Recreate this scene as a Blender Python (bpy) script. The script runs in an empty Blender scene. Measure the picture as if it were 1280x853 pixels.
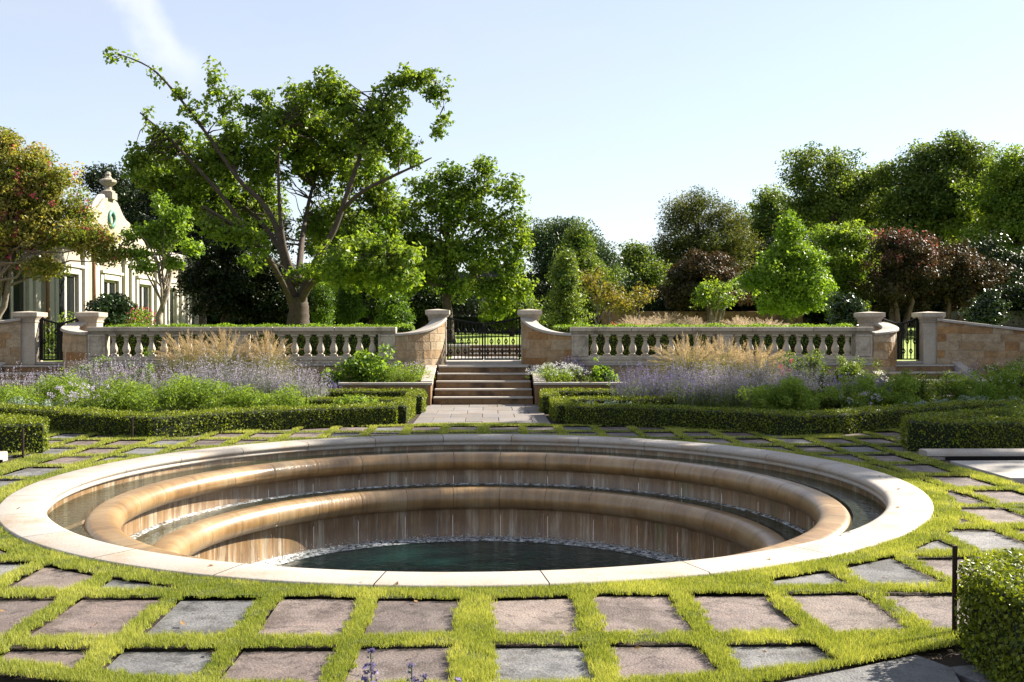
import bpy, math, random
import numpy as np
PI = math.pi
R = np.random.default_rng(11)
random.seed(5)
S = bpy.context.scene
COL = S.collection

# ------------------------------------------------------------------ frame of reference
# metres; flagstones at z = 0, camera eye 1.74 above them looking along +Y; the garden axis is x = 0
EYE = 1.74; FPX = 1265.0; CX = 0.13
def X(px, d): return CX + (px - 611.0) / FPX * d
def Z(py, d): return EYE - (py - 412.0) * d / FPX
PC = np.array([-0.05, 11.55])           # centre of the round fountain
SUN_AZ = math.radians(26)             # beyond +X towards +Y
SUN_EL = math.radians(35)

# ------------------------------------------------------------------ tagging
def tag(o, label=None, cat=None, group=None, kind=None):
    if label: o['label'] = label
    if cat: o['category'] = cat
    if group: o['group'] = group
    if kind: o['kind'] = kind
    return o
def thing(name, label, cat, loc=(0, 0, 0), rz=0, group=None):
    o = bpy.data.objects.new(name, None); COL.objects.link(o)
    o.empty_display_size = .2
    o.location = loc; o.rotation_euler = (0, 0, rz)
    return tag(o, label, cat, group)
def copy_tree(o, parent=None):
    c = o.copy(); COL.objects.link(c); c.parent = parent
    for ch in list(o.children): copy_tree(ch, c)
    return c

# ------------------------------------------------------------------ mesh builders
def bulk(name, V, F, mat, parent=None, rnd=None, smooth=False):
    """fast mesh from arrays; F is (n,k)"""
    V = np.asarray(V, dtype=np.float32).reshape(-1, 3); F = np.asarray(F, dtype=np.int32)
    me = bpy.data.meshes.new(name)
    n, k = F.shape
    me.vertices.add(len(V)); me.vertices.foreach_set('co', V.ravel())
    me.loops.add(n * k); me.loops.foreach_set('vertex_index', F.ravel())
    me.polygons.add(n)
    me.polygons.foreach_set('loop_start', np.arange(0, n * k, k, dtype=np.int32))
    me.polygons.foreach_set('loop_total', np.full(n, k, dtype=np.int32))
    me.polygons.foreach_set('use_smooth', np.full(n, smooth))
    if rnd is not None:
        a = me.attributes.new('rnd', 'FLOAT', 'FACE'); a.data.foreach_set('value', np.asarray(rnd, dtype=np.float32))
    me.update(calc_edges=True)
    me.materials.append(mat)
    o = bpy.data.objects.new(name, me); COL.objects.link(o); o.parent = parent
    return o

class MB:
    def __init__(s): s.v = []; s.f = []; s.r = []; s.u = {}
    def add(s, v, f, r=.5):
        b = len(s.v); s.v += [tuple(p) for p in v]; s.f += [tuple(b + i for i in q) for q in f]; s.r += [r] * len(f)
    def box(s, x0, x1, y0, y1, z0, z1, r=.5):
        s.add([(x0,y0,z0),(x1,y0,z0),(x1,y1,z0),(x0,y1,z0),(x0,y0,z1),(x1,y0,z1),(x1,y1,z1),(x0,y1,z1)],
              [(0,3,2,1),(4,5,6,7),(0,1,5,4),(1,2,6,5),(2,3,7,6),(3,0,4,7)], r)
    def hexa(s, b, t, r=.5):   # 4 bottom points, 4 top points, counter-clockwise
        s.add(list(b) + list(t), [(0,3,2,1),(4,5,6,7),(0,1,5,4),(1,2,6,5),(2,3,7,6),(3,0,4,7)], r)
    def tube(s, pts, rad, n=8, r=.5, cap=True):
        pts = [np.array(p, float) for p in pts]
        if not hasattr(rad, '__len__'): rad = [rad] * len(pts)
        b = len(s.v); m = len(pts)
        up = np.array([0.0, 0.0, 1.0])
        a = None
        for i, p in enumerate(pts):
            t = pts[min(i+1, m-1)] - pts[max(i-1, 0)]; t = t / (np.linalg.norm(t) + 1e-9)
            if a is None:
                a = np.cross(t, up if abs(t[2]) < .9 else np.array([1.0, 0, 0]))
            else: a = a - t * a.dot(t)
            a = a / (np.linalg.norm(a) + 1e-9); c = np.cross(t, a)
            for k in range(n):
                q = 2*PI*k/n
                s.v.append(tuple(p + rad[i] * (math.cos(q) * a + math.sin(q) * c)))
        for i in range(m - 1):
            for k in range(n):
                s.f.append((b+i*n+k, b+i*n+(k+1)%n, b+(i+1)*n+(k+1)%n, b+(i+1)*n+k)); s.r.append(r)
        if cap:
            s.f.append(tuple(b+k for k in range(n))[::-1]); s.r.append(r)
            s.f.append(tuple(b+(m-1)*n+k for k in range(n))); s.r.append(r)
    def lathe(s, prof, n=24, c=(0, 0, 0), r=.5, sq=0):
        b = len(s.v); m = len(prof)
        for (q, z) in prof:
            for k in range(n):
                a = 2*PI*k/n
                s.v.append((c[0] + q*math.cos(a), c[1] + q*math.sin(a), c[2] + z))
        for i in range(m - 1):
            for k in range(n):
                s.f.append((b+i*n+k, b+i*n+(k+1)%n, b+(i+1)*n+(k+1)%n, b+(i+1)*n+k)); s.r.append(r)
    def sweep(s, path, prof, closed=True, r=.5, caps=True):
        """path: (x,y,z) points; prof: (u,v) with u to the left of travel and v up"""
        P = [np.array(p, float) for p in path]; b = len(s.v); m = len(P); n = len(prof)
        for i, p in enumerate(P):
            t = P[min(i+1, m-1)] - P[max(i-1, 0)]; t[2] = 0; t /= np.linalg.norm(t)
            l = np.array([-t[1], t[0], 0])
            for (u, v) in prof: s.v.append(tuple(p + l*u + np.array([0, 0, v])))
        e = n if closed else n - 1
        for i in range(m - 1):
            for k in range(e):
                s.f.append((b+i*n+k, b+(i+1)*n+k, b+(i+1)*n+(k+1)%n, b+i*n+(k+1)%n)); s.r.append(r)
        if caps and closed:
            s.f.append(tuple(b+k for k in range(n))); s.r.append(r)
            s.f.append(tuple(b+(m-1)*n+k for k in range(n))[::-1]); s.r.append(r)
    def build(s, name, mat, parent=None, smooth=False, bevel=0, loc=None, auto=None):
        me = bpy.data.meshes.new(name); me.from_pydata(s.v, [], s.f)
        a = me.attributes.new('rnd', 'FLOAT', 'FACE'); a.data.foreach_set('value', np.array(s.r, dtype=np.float32))
        me.materials.append(mat)
        if smooth: me.polygons.foreach_set('use_smooth', [True] * len(me.polygons))
        me.update()
        o = bpy.data.objects.new(name, me); COL.objects.link(o); o.parent = parent
        if loc is not None: o.location = loc
        if bevel:
            m = o.modifiers.new('bevel', 'BEVEL'); m.width = bevel; m.segments = 2; m.limit_method = 'ANGLE'; m.angle_limit = math.radians(40)
        return o

# ------------------------------------------------------------------ materials
def nt(name):
    m = bpy.data.materials.new(name); m.use_nodes = True
    t = m.node_tree; t.nodes.clear()
    out = t.nodes.new('ShaderNodeOutputMaterial')
    return m, t, out
def N(t, typ, **kw):
    n = t.nodes.new(typ)
    for k, v in kw.items():
        if k.startswith('i_'): n.inputs[k[2:].replace('_', ' ')].default_value = v
        else: setattr(n, k, v)
    return n
def ramp(t, fac, stops, interp='LINEAR'):
    r = t.nodes.new('ShaderNodeValToRGB'); r.color_ramp.interpolation = interp
    e = r.color_ramp.elements
    while len(e) < len(stops): e.new(.5)
    for i, (p, c) in enumerate(stops):
        e[i].position = p; e[i].color = (*c, 1) if len(c) == 3 else c
    t.links.new(fac, r.inputs[0]); return r
def mixc(t, fac, a, b, mode='MIX'):
    m = t.nodes.new('ShaderNodeMix'); m.data_type = 'RGBA'; m.blend_type = mode
    for s, v in ((0, fac), (6, a), (7, b)):
        if hasattr(v, 'is_linked') or hasattr(v, 'links'): t.links.new(v, m.inputs[s])
        elif isinstance(v, (int, float)): m.inputs[s].default_value = v
        else: m.inputs[s].default_value = (*v, 1)
    return m.outputs[2]

KA = .55
def leafmat(name, dark, light, trans=.35, rough=.45, spec=.35, tint=None, K=.82):
    dark = tuple(x*K for x in dark); light = tuple(x*K for x in light)
    m, t, out = nt(name)
    at = N(t, 'ShaderNodeAttribute', attribute_name='rnd')
    mid = tuple((a+b)/2 for a, b in zip(dark, light))
    r = ramp(t, at.outputs['Fac'], [(0, dark), (.55, mid), (1, light)])
    p = N(t, 'ShaderNodeBsdfPrincipled'); p.inputs['Roughness'].default_value = rough
    p.inputs['Specular IOR Level'].default_value = spec*.45
    t.links.new(r.outputs[0], p.inputs['Base Color'])
    tr = N(t, 'ShaderNodeBsdfTranslucent')
    k = mixc(t, 1.0, r.outputs[0], tint or (1.65, 1.6, .6), 'MULTIPLY')
    t.links.new(k, tr.inputs['Color'])
    mx = N(t, 'ShaderNodeMixShader'); mx.inputs[0].default_value = trans
    t.links.new(p.outputs[0], mx.inputs[1]); t.links.new(tr.outputs[0], mx.inputs[2])
    t.links.new(mx.outputs[0], out.inputs[0])
    return m

def stonemat(name, a, b, scale=3, rough=.75, bump=.15, bscale=40, stain=None, attr=0.0, sscale=1.2, K=KA):
    """weathered stone: two tones, fine grain, optional stains, per-block variation from the rnd attribute"""
    a = tuple(x*K for x in a); b = tuple(x*K for x in b); stain = tuple(x*K for x in stain) if stain else None
    m, t, out = nt(name)
    tc = N(t, 'ShaderNodeTexCoord')
    n1 = N(t, 'ShaderNodeTexNoise'); n1.inputs['Scale'].default_value = scale; n1.inputs['Detail'].default_value = 8; n1.inputs['Roughness'].default_value = .65
    t.links.new(tc.outputs['Object'], n1.inputs['Vector'])
    c = ramp(t, n1.outputs['Fac'], [(.3, a), (.7, b)]).outputs[0]
    if attr:
        at = N(t, 'ShaderNodeAttribute', attribute_name='rnd')
        rr = ramp(t, at.outputs['Fac'], [(0, (1-attr,)*3), (1, (1+attr*.4,)*3)])
        c = mixc(t, 1.0, c, rr.outputs[0], 'MULTIPLY')
    if stain:
        n2 = N(t, 'ShaderNodeTexNoise'); n2.inputs['Scale'].default_value = sscale; n2.inputs['Detail'].default_value = 6; n2.inputs['Roughness'].default_value = .7
        t.links.new(tc.outputs['Object'], n2.inputs['Vector'])
        f = ramp(t, n2.outputs['Fac'], [(.47, (0,)*3), (.66, (1,)*3)])
        c = mixc(t, f.outputs[0], c, stain)
    n3 = N(t, 'ShaderNodeTexNoise'); n3.inputs['Scale'].default_value = bscale; n3.inputs['Detail'].default_value = 6
    t.links.new(tc.outputs['Object'], n3.inputs['Vector'])
    g = ramp(t, n3.outputs['Fac'], [(.3, (.78,)*3), (.6, (1.06,)*3)])
    c = mixc(t, .8, c, g.outputs[0], 'MULTIPLY')
    p = N(t, 'ShaderNodeBsdfPrincipled'); p.inputs['Roughness'].default_value = rough; p.inputs['Specular IOR Level'].default_value = .3
    t.links.new(c, p.inputs['Base Color'])
    bp = N(t, 'ShaderNodeBump'); bp.inputs['Strength'].default_value = bump; bp.inputs['Distance'].default_value = .02
    t.links.new(n3.outputs['Fac'], bp.inputs['Height']); t.links.new(bp.outputs[0], p.inputs['Normal'])
    t.links.new(p.outputs[0], out.inputs[0])
    return m

def plain(name, c, rough=.6, metal=0, spec=.4, K=.6):
    c = tuple(x*K for x in c)
    m, t, out = nt(name)
    tc = N(t, 'ShaderNodeTexCoord')
    n3 = N(t, 'ShaderNodeTexNoise'); n3.inputs['Scale'].default_value = 12; n3.inputs['Detail'].default_value = 6
    t.links.new(tc.outputs['Object'], n3.inputs['Vector'])
    g = ramp(t, n3.outputs['Fac'], [(.3, tuple(x*.75 for x in c)), (.7, tuple(x*1.15 for x in c))])
    p = N(t, 'ShaderNodeBsdfPrincipled'); p.inputs['Roughness'].default_value = rough; p.inputs['Metallic'].default_value = metal
    p.inputs['Specular IOR Level'].default_value = spec
    t.links.new(g.outputs[0], p.inputs['Base Color']); t.links.new(p.outputs[0], out.inputs[0])
    return m

M = {}
M['lime'] = stonemat('pale_limestone', (.50,.43,.34), (.60,.54,.45), 2.2, .8, .2, 30, stain=(.33,.27,.2), attr=.1, K=.7)
M['limegrey'] = stonemat('weathered_limestone', (.40,.35,.28), (.54,.47,.37), 2.5, .8, .3, 28, stain=(.24,.20,.155), attr=.12, sscale=2.5, K=.9)
M['coping'] = stonemat('coping_stone', (.55,.50,.44), (.68,.64,.58), 1.6, .7, .12, 45, stain=(.50,.40,.30), attr=.1, sscale=1.6)
M['building'] = stonemat('building_stone', (.50,.44,.34), (.60,.54,.44), 1.1, .85, .15, 12, stain=(.42,.35,.26), sscale=.7)
M['buildtrim'] = stonemat('building_trim', (.66,.62,.54), (.74,.70,.62), 1.5, .8, .1, 20)
M['soil'] = stonemat('soil_mat', (.035,.024,.016), (.075,.052,.034), 5, .95, .6, 60)
M['ground'] = stonemat('ground_mat', (.05,.055,.025), (.07,.07,.035), .8, .95, .4, 20)
M['paving'] = stonemat('paving_slab', (.24,.23,.23), (.34,.31,.29), 1.5, .8, .25, 30, stain=(.3,.24,.19), attr=.25, sscale=2)
M['palepave'] = stonemat('pale_paving', (.52,.49,.44), (.62,.58,.52), 1.2, .8, .15, 30)
M['riser'] = stonemat('riser_stone', (.30,.165,.075), (.42,.26,.13), 2.5, .8, .2, 35, stain=(.12,.07,.04), attr=.1, sscale=2.2)
M['tread'] = stonemat('tread_stone', (.52,.46,.39), (.66,.60,.53), 2, .75, .15, 35, attr=.1)
M['rubble'] = stonemat('rubble_stone', (.22,.20,.17), (.36,.32,.27), 3, .9, .5, 9, attr=.5, K=.28)
M['bark'] = stonemat('bark_brown', (.065,.048,.036), (.15,.115,.088), 6, .9, .8, 26)
M['barkpale'] = stonemat('bark_pale', (.24,.19,.14), (.42,.36,.29), 5, .85, .4, 20)
M['barkred'] = stonemat('bark_reddish', (.13,.08,.055), (.27,.19,.14), 5, .85, .4, 20)
M['iron'] = plain('black_iron', (.012,.012,.013), .45, .6)
M['rust'] = plain('rusty_steel', (.055,.03,.02), .8, .3)
M['slate'] = plain('slate_roof', (.06,.06,.065), .6)
M['glass'] = plain('window_glass', (.02,.024,.024), .08, 0, .9)
M['pipe'] = plain('copper_pipe', (.30,.16,.075), .6)
M['greenceramic'] = plain('verdigris', (.10,.30,.24), .5)

# block masonry: tan, buff and orange blocks
m, t, out = nt('block_masonry')
at = N(t, 'ShaderNodeAttribute', attribute_name='rnd')
r = ramp(t, at.outputs['Fac'], [(0, (.25,.135,.055)), (.25, (.28,.185,.095)), (.5, (.31,.235,.15)), (.75, (.35,.28,.19)), (1, (.31,.175,.07))])
tc = N(t, 'ShaderNodeTexCoord')
n1 = N(t, 'ShaderNodeTexNoise'); n1.inputs['Scale'].default_value = 7; n1.inputs['Detail'].default_value = 8; n1.inputs['Roughness'].default_value = .7
t.links.new(tc.outputs['Object'], n1.inputs['Vector'])
g = ramp(t, n1.outputs['Fac'], [(.3, (.62,.58,.54)), (.65, (1.12,1.1,1.08))])
c = mixc(t, 1.0, r.outputs[0], g.outputs[0], 'MULTIPLY')
p = N(t, 'ShaderNodeBsdfPrincipled'); p.inputs['Roughness'].default_value = .85; p.inputs['Specular IOR Level'].default_value = .25
t.links.new(c, p.inputs['Base Color'])
bp = N(t, 'ShaderNodeBump'); bp.inputs['Strength'].default_value = .6; bp.inputs['Distance'].default_value = .02
n2 = N(t, 'ShaderNodeTexNoise'); n2.inputs['Scale'].default_value = 22; n2.inputs['Detail'].default_value = 8
t.links.new(tc.outputs['Object'], n2.inputs['Vector']); t.links.new(n2.outputs['Fac'], bp.inputs['Height'])
t.links.new(bp.outputs[0], p.inputs['Normal']); t.links.new(p.outputs[0], out.inputs[0])
M['block'] = m

# flagstones: cleft surface, three tones
def flagmat(name, a, b, c3):
    a, b, c3 = [tuple((x*.8+.2*sum(q)/3)*.52 for x in q) for q in (a, b, c3)]
    m, t, out = nt(name)
    geo = N(t, 'ShaderNodeNewGeometry')
    n1 = N(t, 'ShaderNodeTexNoise'); n1.inputs['Scale'].default_value = 2.6; n1.inputs['Detail'].default_value = 10; n1.inputs['Roughness'].default_value = .65; n1.inputs['Distortion'].default_value = .6
    t.links.new(geo.outputs['Position'], n1.inputs['Vector'])
    r = ramp(t, n1.outputs['Fac'], [(.3, a), (.5, b), (.72, c3)])
    at = N(t, 'ShaderNodeAttribute', attribute_name='rnd')
    v = ramp(t, at.outputs['Fac'], [(0, (.8,.8,.8)), (1, (1.2,1.18,1.16))])
    c = mixc(t, 1.0, r.outputs[0], v.outputs[0], 'MULTIPLY')
    n2 = N(t, 'ShaderNodeTexNoise'); n2.inputs['Scale'].default_value = 70; n2.inputs['Detail'].default_value = 5
    t.links.new(geo.outputs['Position'], n2.inputs['Vector'])
    g = ramp(t, n2.outputs['Fac'], [(.35, (.7,)*3), (.6, (1.08,)*3)])
    c = mixc(t, .8, c, g.outputs[0], 'MULTIPLY')
    nv = N(t, 'ShaderNodeTexNoise'); nv.inputs['Scale'].default_value = 1.7; nv.inputs['Detail'].default_value = 6; nv.inputs['Roughness'].default_value = .55; nv.inputs['Distortion'].default_value = 1.4
    t.links.new(geo.outputs['Position'], nv.inputs['Vector'])
    vein = ramp(t, nv.outputs['Fac'], [(.0, (1,)*3), (.487, (1,)*3), (.5, (.45,.43,.42)), (.513, (1,)*3), (1, (1,)*3)])
    c = mixc(t, .9, c, vein.outputs[0], 'MULTIPLY')
    ns = N(t, 'ShaderNodeTexNoise'); ns.inputs['Scale'].default_value = 3.3; ns.inputs['Detail'].default_value = 9; ns.inputs['Roughness'].default_value = .7
    mps = N(t, 'ShaderNodeMapping'); mps.inputs['Location'].default_value = (7, 3, 1); t.links.new(geo.outputs['Position'], mps.inputs[0]); t.links.new(mps.outputs[0], ns.inputs['Vector'])
    sf = ramp(t, ns.outputs['Fac'], [(.42, (.62,.60,.57)), (.5, (1,)*3), (.62, (1.25,1.22,1.18))])
    c = mixc(t, 1.0, c, sf.outputs[0], 'MULTIPLY')
    p = N(t, 'ShaderNodeBsdfPrincipled'); p.inputs['Roughness'].default_value = .7; p.inputs['Specular IOR Level'].default_value = .35
    t.links.new(c, p.inputs['Base Color'])
    # cleft layers: quantised noise gives little broken steps
    n3 = N(t, 'ShaderNodeTexNoise'); n3.inputs['Scale'].default_value = 4.5; n3.inputs['Detail'].default_value = 7; n3.inputs['Roughness'].default_value = .6
    t.links.new(geo.outputs['Position'], n3.inputs['Vector'])
    q = N(t, 'ShaderNodeMath', operation='SNAP'); q.inputs[1].default_value = .07
    t.links.new(n3.outputs['Fac'], q.inputs[0])
    ad = N(t, 'ShaderNodeMath', operation='MULTIPLY_ADD'); ad.inputs[1].default_value = .05
    t.links.new(n2.outputs['Fac'], ad.inputs[0]); t.links.new(q.outputs[0], ad.inputs[2])
    bp = N(t, 'ShaderNodeBump'); bp.inputs['Strength'].default_value = 1.0; bp.inputs['Distance'].default_value = .13
    t.links.new(ad.outputs[0], bp.inputs['Height']); t.links.new(bp.outputs[0], p.inputs['Normal'])
    t.links.new(p.outputs[0], out.inputs[0]); return m
M['flag0'] = flagmat('flag_mauve', (.17,.125,.115), (.23,.175,.16), (.29,.235,.21))
M['flag1'] = flagmat('flag_grey', (.15,.155,.165), (.22,.225,.235), (.30,.30,.30))
M['flag2'] = flagmat('flag_pinkish', (.22,.17,.14), (.29,.225,.195), (.33,.28,.25))

# fountain stone: object-space cylinder; u = arc, v = height from UV
def fountstone(name, cols, streak, rough, lime):
    cols = [tuple(x*(.85 if lime else .68) for x in q) for q in cols]
    m, t, out = nt(name)
    uv = N(t, 'ShaderNodeUVMap'); mp = N(t, 'ShaderNodeMapping'); mp.inputs['Scale'].default_value = (9, .55, 1)
    t.links.new(uv.outputs[0], mp.inputs[0])
    n1 = N(t, 'ShaderNodeTexNoise'); n1.inputs['Scale'].default_value = 1.0; n1.inputs['Detail'].default_value = 6; n1.inputs['Roughness'].default_value = .7
    t.links.new(mp.outputs[0], n1.inputs['Vector'])
    geo = N(t, 'ShaderNodeNewGeometry')
    n2 = N(t, 'ShaderNodeTexNoise'); n2.inputs['Scale'].default_value = 1.7; n2.inputs['Detail'].default_value = 8; n2.inputs['Roughness'].default_value = .6
    t.links.new(geo.outputs['Position'], n2.inputs['Vector'])
    base = ramp(t, n2.outputs['Fac'], [(.3, cols[0]), (.5, cols[1]), (.72, cols[2])])
    s = ramp(t, n1.outputs['Fac'], [(.35, (.45,.45,.42)), (.62, (1.15,1.12,1.05))])
    c = mixc(t, streak, base.outputs[0], s.outputs[0], 'MULTIPLY')
    if lime:
        mp2 = N(t, 'ShaderNodeMapping'); mp2.inputs['Scale'].default_value = (4, .3, 1); mp2.inputs['Location'].default_value = (5, 2, 0)
        t.links.new(uv.outputs[0], mp2.inputs[0])
        n4 = N(t, 'ShaderNodeTexNoise'); n4.inputs['Scale'].default_value = 1.0; n4.inputs['Detail'].default_value = 7; n4.inputs['Roughness'].default_value = .75
        t.links.new(mp2.outputs[0], n4.inputs['Vector'])
        f = ramp(t, n4.outputs['Fac'], [(.51, (0,)*3), (.64, (.9,)*3)])
        c = mixc(t, f.outputs[0], c, (.38, .35, .27))
        mp3 = N(t, 'ShaderNodeMapping'); mp3.inputs['Scale'].default_value = (1.6, .3, 1); mp3.inputs['Location'].default_value = (1, 7, 0)
        t.links.new(uv.outputs[0], mp3.inputs[0])
        n5 = N(t, 'ShaderNodeTexNoise'); n5.inputs['Detail'].default_value = 6; n5.inputs['Scale'].default_value = 1
        t.links.new(mp3.outputs[0], n5.inputs['Vector'])
        f = ramp(t, n5.outputs['Fac'], [(.58, (0,)*3), (.68, (.75,)*3)])
        c = mixc(t, f.outputs[0], c, (.09, .10, .03))
    p = N(t, 'ShaderNodeBsdfPrincipled'); p.inputs['Roughness'].default_value = rough; p.inputs['Specular IOR Level'].default_value = .6
    p.inputs['Coat Weight'].default_value = .3; p.inputs['Coat Roughness'].default_value = .18
    t.links.new(c, p.inputs['Base Color'])
    bp = N(t, 'ShaderNodeBump'); bp.inputs['Strength'].default_value = .35; bp.inputs['Distance'].default_value = .03
    t.links.new(n1.outputs['Fac'], bp.inputs['Height']); t.links.new(bp.outputs[0], p.inputs['Normal'])
    t.links.new(bp.outputs[0], p.inputs['Coat Normal'])
    t.links.new(p.outputs[0], out.inputs[0]); return m
M['lip'] = fountstone('wet_tawny_lip', [(.24,.135,.05), (.36,.225,.095), (.46,.34,.19)], .55, .36, False)
M['fwall'] = fountstone('wet_brown_wall', [(.12,.065,.026), (.20,.118,.050), (.28,.185,.09)], .85, .4, True)

# water
def watermat(name, col, bscale, bstr, alpha=.0):
    m, t, out = nt(name)
    geo = N(t, 'ShaderNodeNewGeometry')
    n1 = N(t, 'ShaderNodeTexNoise'); n1.inputs['Scale'].default_value = bscale; n1.inputs['Detail'].default_value = 5; n1.inputs['Distortion'].default_value = .8
    t.links.new(geo.outputs['Position'], n1.inputs['Vector'])
    bp = N(t, 'ShaderNodeBump'); bp.inputs['Strength'].default_value = bstr; bp.inputs['Distance'].default_value = .04
    t.links.new(n1.outputs['Fac'], bp.inputs['Height'])
    p = N(t, 'ShaderNodeBsdfPrincipled'); p.inputs['Base Color'].default_value = (*col, 1); p.inputs['Roughness'].default_value = .04
    p.inputs['Specular IOR Level'].default_value = .6; p.inputs['IOR'].default_value = 1.33
    t.links.new(bp.outputs[0], p.inputs['Normal'])
    if alpha:
        tr = N(t, 'ShaderNodeBsdfTransparent'); tr.inputs[0].default_value = (.75, .8, .7, 1)
        mx = N(t, 'ShaderNodeMixShader'); mx.inputs[0].default_value = 1 - alpha
        t.links.new(tr.outputs[0], mx.inputs[1]); t.links.new(p.outputs[0], mx.inputs[2]); t.links.new(mx.outputs[0], out.inputs[0])
    else: t.links.new(p.outputs[0], out.inputs[0])
    return m
M['deepwater'] = watermat('deep_water', (.004,.020,.018), 7, .30)
M['troughwater'] = watermat('trough_water', (.03,.035,.018), 14, .6, .35)
def foammat(name, sc, lo, hi, mapscale=None):
    m, t, out = nt(name)
    if mapscale:
        uv = N(t, 'ShaderNodeUVMap'); mp = N(t, 'ShaderNodeMapping'); mp.inputs['Scale'].default_value = mapscale
        t.links.new(uv.outputs[0], mp.inputs[0]); src = mp.outputs[0]
    else: src = N(t, 'ShaderNodeNewGeometry').outputs['Position']
    n1 = N(t, 'ShaderNodeTexNoise'); n1.inputs['Scale'].default_value = sc; n1.inputs['Detail'].default_value = 8; n1.inputs['Roughness'].default_value = .75
    t.links.new(src, n1.inputs['Vector'])
    f = ramp(t, n1.outputs['Fac'], [(lo, (0,)*3), (hi, (.9,)*3)])
    tr = N(t, 'ShaderNodeBsdfTransparent')
    p = N(t, 'ShaderNodeBsdfPrincipled'); p.inputs['Base Color'].default_value = (.6,.64,.66,1); p.inputs['Roughness'].default_value = .35
    mx = N(t, 'ShaderNodeMixShader'); t.links.new(f.outputs[0], mx.inputs[0])
    t.links.new(tr.outputs[0], mx.inputs[1]); t.links.new(p.outputs[0], mx.inputs[2]); t.links.new(mx.outputs[0], out.inputs[0])
    return m
M['foam'] = foammat('white_foam', 14, .42, .60)
M['veil'] = foammat('falling_water', 1.0, .56, .84, (26, .5, 1))

# foliage
M['grass'] = leafmat('lawn_grass', (.13,.19,.02), (.54,.55,.16), .36, .55, .2, (1.4,1.35,.6), K=.80)
M['grassbase'] = stonemat('turf_base', (.05,.065,.015), (.11,.13,.03), 9, .95, .6, 60)
M['lawn'] = stonemat('lawn_mat', (.16,.24,.03), (.26,.34,.05), 1.2, .9, .4, 40, K=.85)
M['box'] = leafmat('boxwood_leaf', (.022,.05,.006), (.33,.38,.04), .34, .4, .4)
M['core'] = plain('hedge_core', (.018,.028,.008), .95)
M['oak'] = leafmat('oak_leaf', (.035,.085,.010), (.14,.23,.03), .42, .38, .5)
M['oaklight'] = leafmat('light_leaf', (.05,.11,.014), (.25,.33,.05), .48, .4, .45)
M['ever'] = leafmat('evergreen_leaf', (.022,.05,.018), (.085,.13,.05), .28, .4, .4)
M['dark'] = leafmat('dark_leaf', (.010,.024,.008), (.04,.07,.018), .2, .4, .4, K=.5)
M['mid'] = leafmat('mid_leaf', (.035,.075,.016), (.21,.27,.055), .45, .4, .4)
M['pine'] = leafmat('pine_needle', (.03,.06,.016), (.18,.18,.045), .35, .5, .3)
M['lime_leaf'] = leafmat('bright_leaf', (.08,.16,.015), (.24,.35,.05), .45, .4, .4)
M['yellow'] = leafmat('yellowing_leaf', (.09,.11,.025), (.26,.20,.05), .4, .4, .35)
M['red'] = leafmat('red_leaf', (.020,.028,.010), (.085,.060,.028), .28, .45, .3, (1.5,1.0,.7))
M['crape'] = leafmat('crape_leaf', (.09,.15,.022), (.40,.33,.09), .45, .4, .4, K=.8)
M['magn'] = leafmat('glossy_leaf', (.012,.03,.008), (.045,.08,.02), .12, .22, .8)
M['bushl'] = leafmat('bush_leaf', (.08,.15,.02), (.30,.40,.07), .45, .45, .35)
M['silver'] = leafmat('silver_leaf', (.17,.23,.17), (.34,.40,.33), .25, .6, .3, (1.1,1.1,.9))
M['sagestem'] = leafmat('sage_stem', (.10,.13,.08), (.24,.26,.20), .3, .6, .2, (1.2,1.2,.8))
M['lav'] = leafmat('lavender_floret', (.34,.29,.38), (.66,.60,.70), .3, .6, .2, (1,1,1.1))
M['viol'] = leafmat('violet_floret', (.15,.12,.27), (.32,.27,.45), .3, .6, .2, (1,1,1.1))
M['pale'] = leafmat('pale_floret', (.52,.45,.62), (.74,.68,.78), .3, .6, .2, (1,1,1))
M['white'] = leafmat('white_floret', (.62,.62,.60), (.8,.8,.78), .3, .6, .2, (1,1,1))
M['pink'] = leafmat('pink_floret', (.50,.05,.13), (.68,.16,.24), .3, .6, .2, (1,.8,.8))
M['orange'] = leafmat('orange_floret', (.55,.16,.04), (.62,.30,.10), .3, .6, .2, (1,.8,.6))
M['redtip'] = leafmat('red_tip', (.22,.08,.075), (.42,.22,.18), .35, .5, .3, (1.5,.9,.8))
M['plume'] = leafmat('grass_plume', (.48,.35,.18), (.82,.66,.42), .45, .7, .15, (1.05,1.0,.85), K=.62)
M['plumepink'] = leafmat('pink_plume', (.42,.32,.24), (.68,.57,.46), .45, .7, .15, (1.05,1,.85))
M['blade'] = leafmat('ornamental_blade', (.13,.15,.05), (.34,.31,.13), .4, .5, .3, (1.4,1.3,.6))

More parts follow.
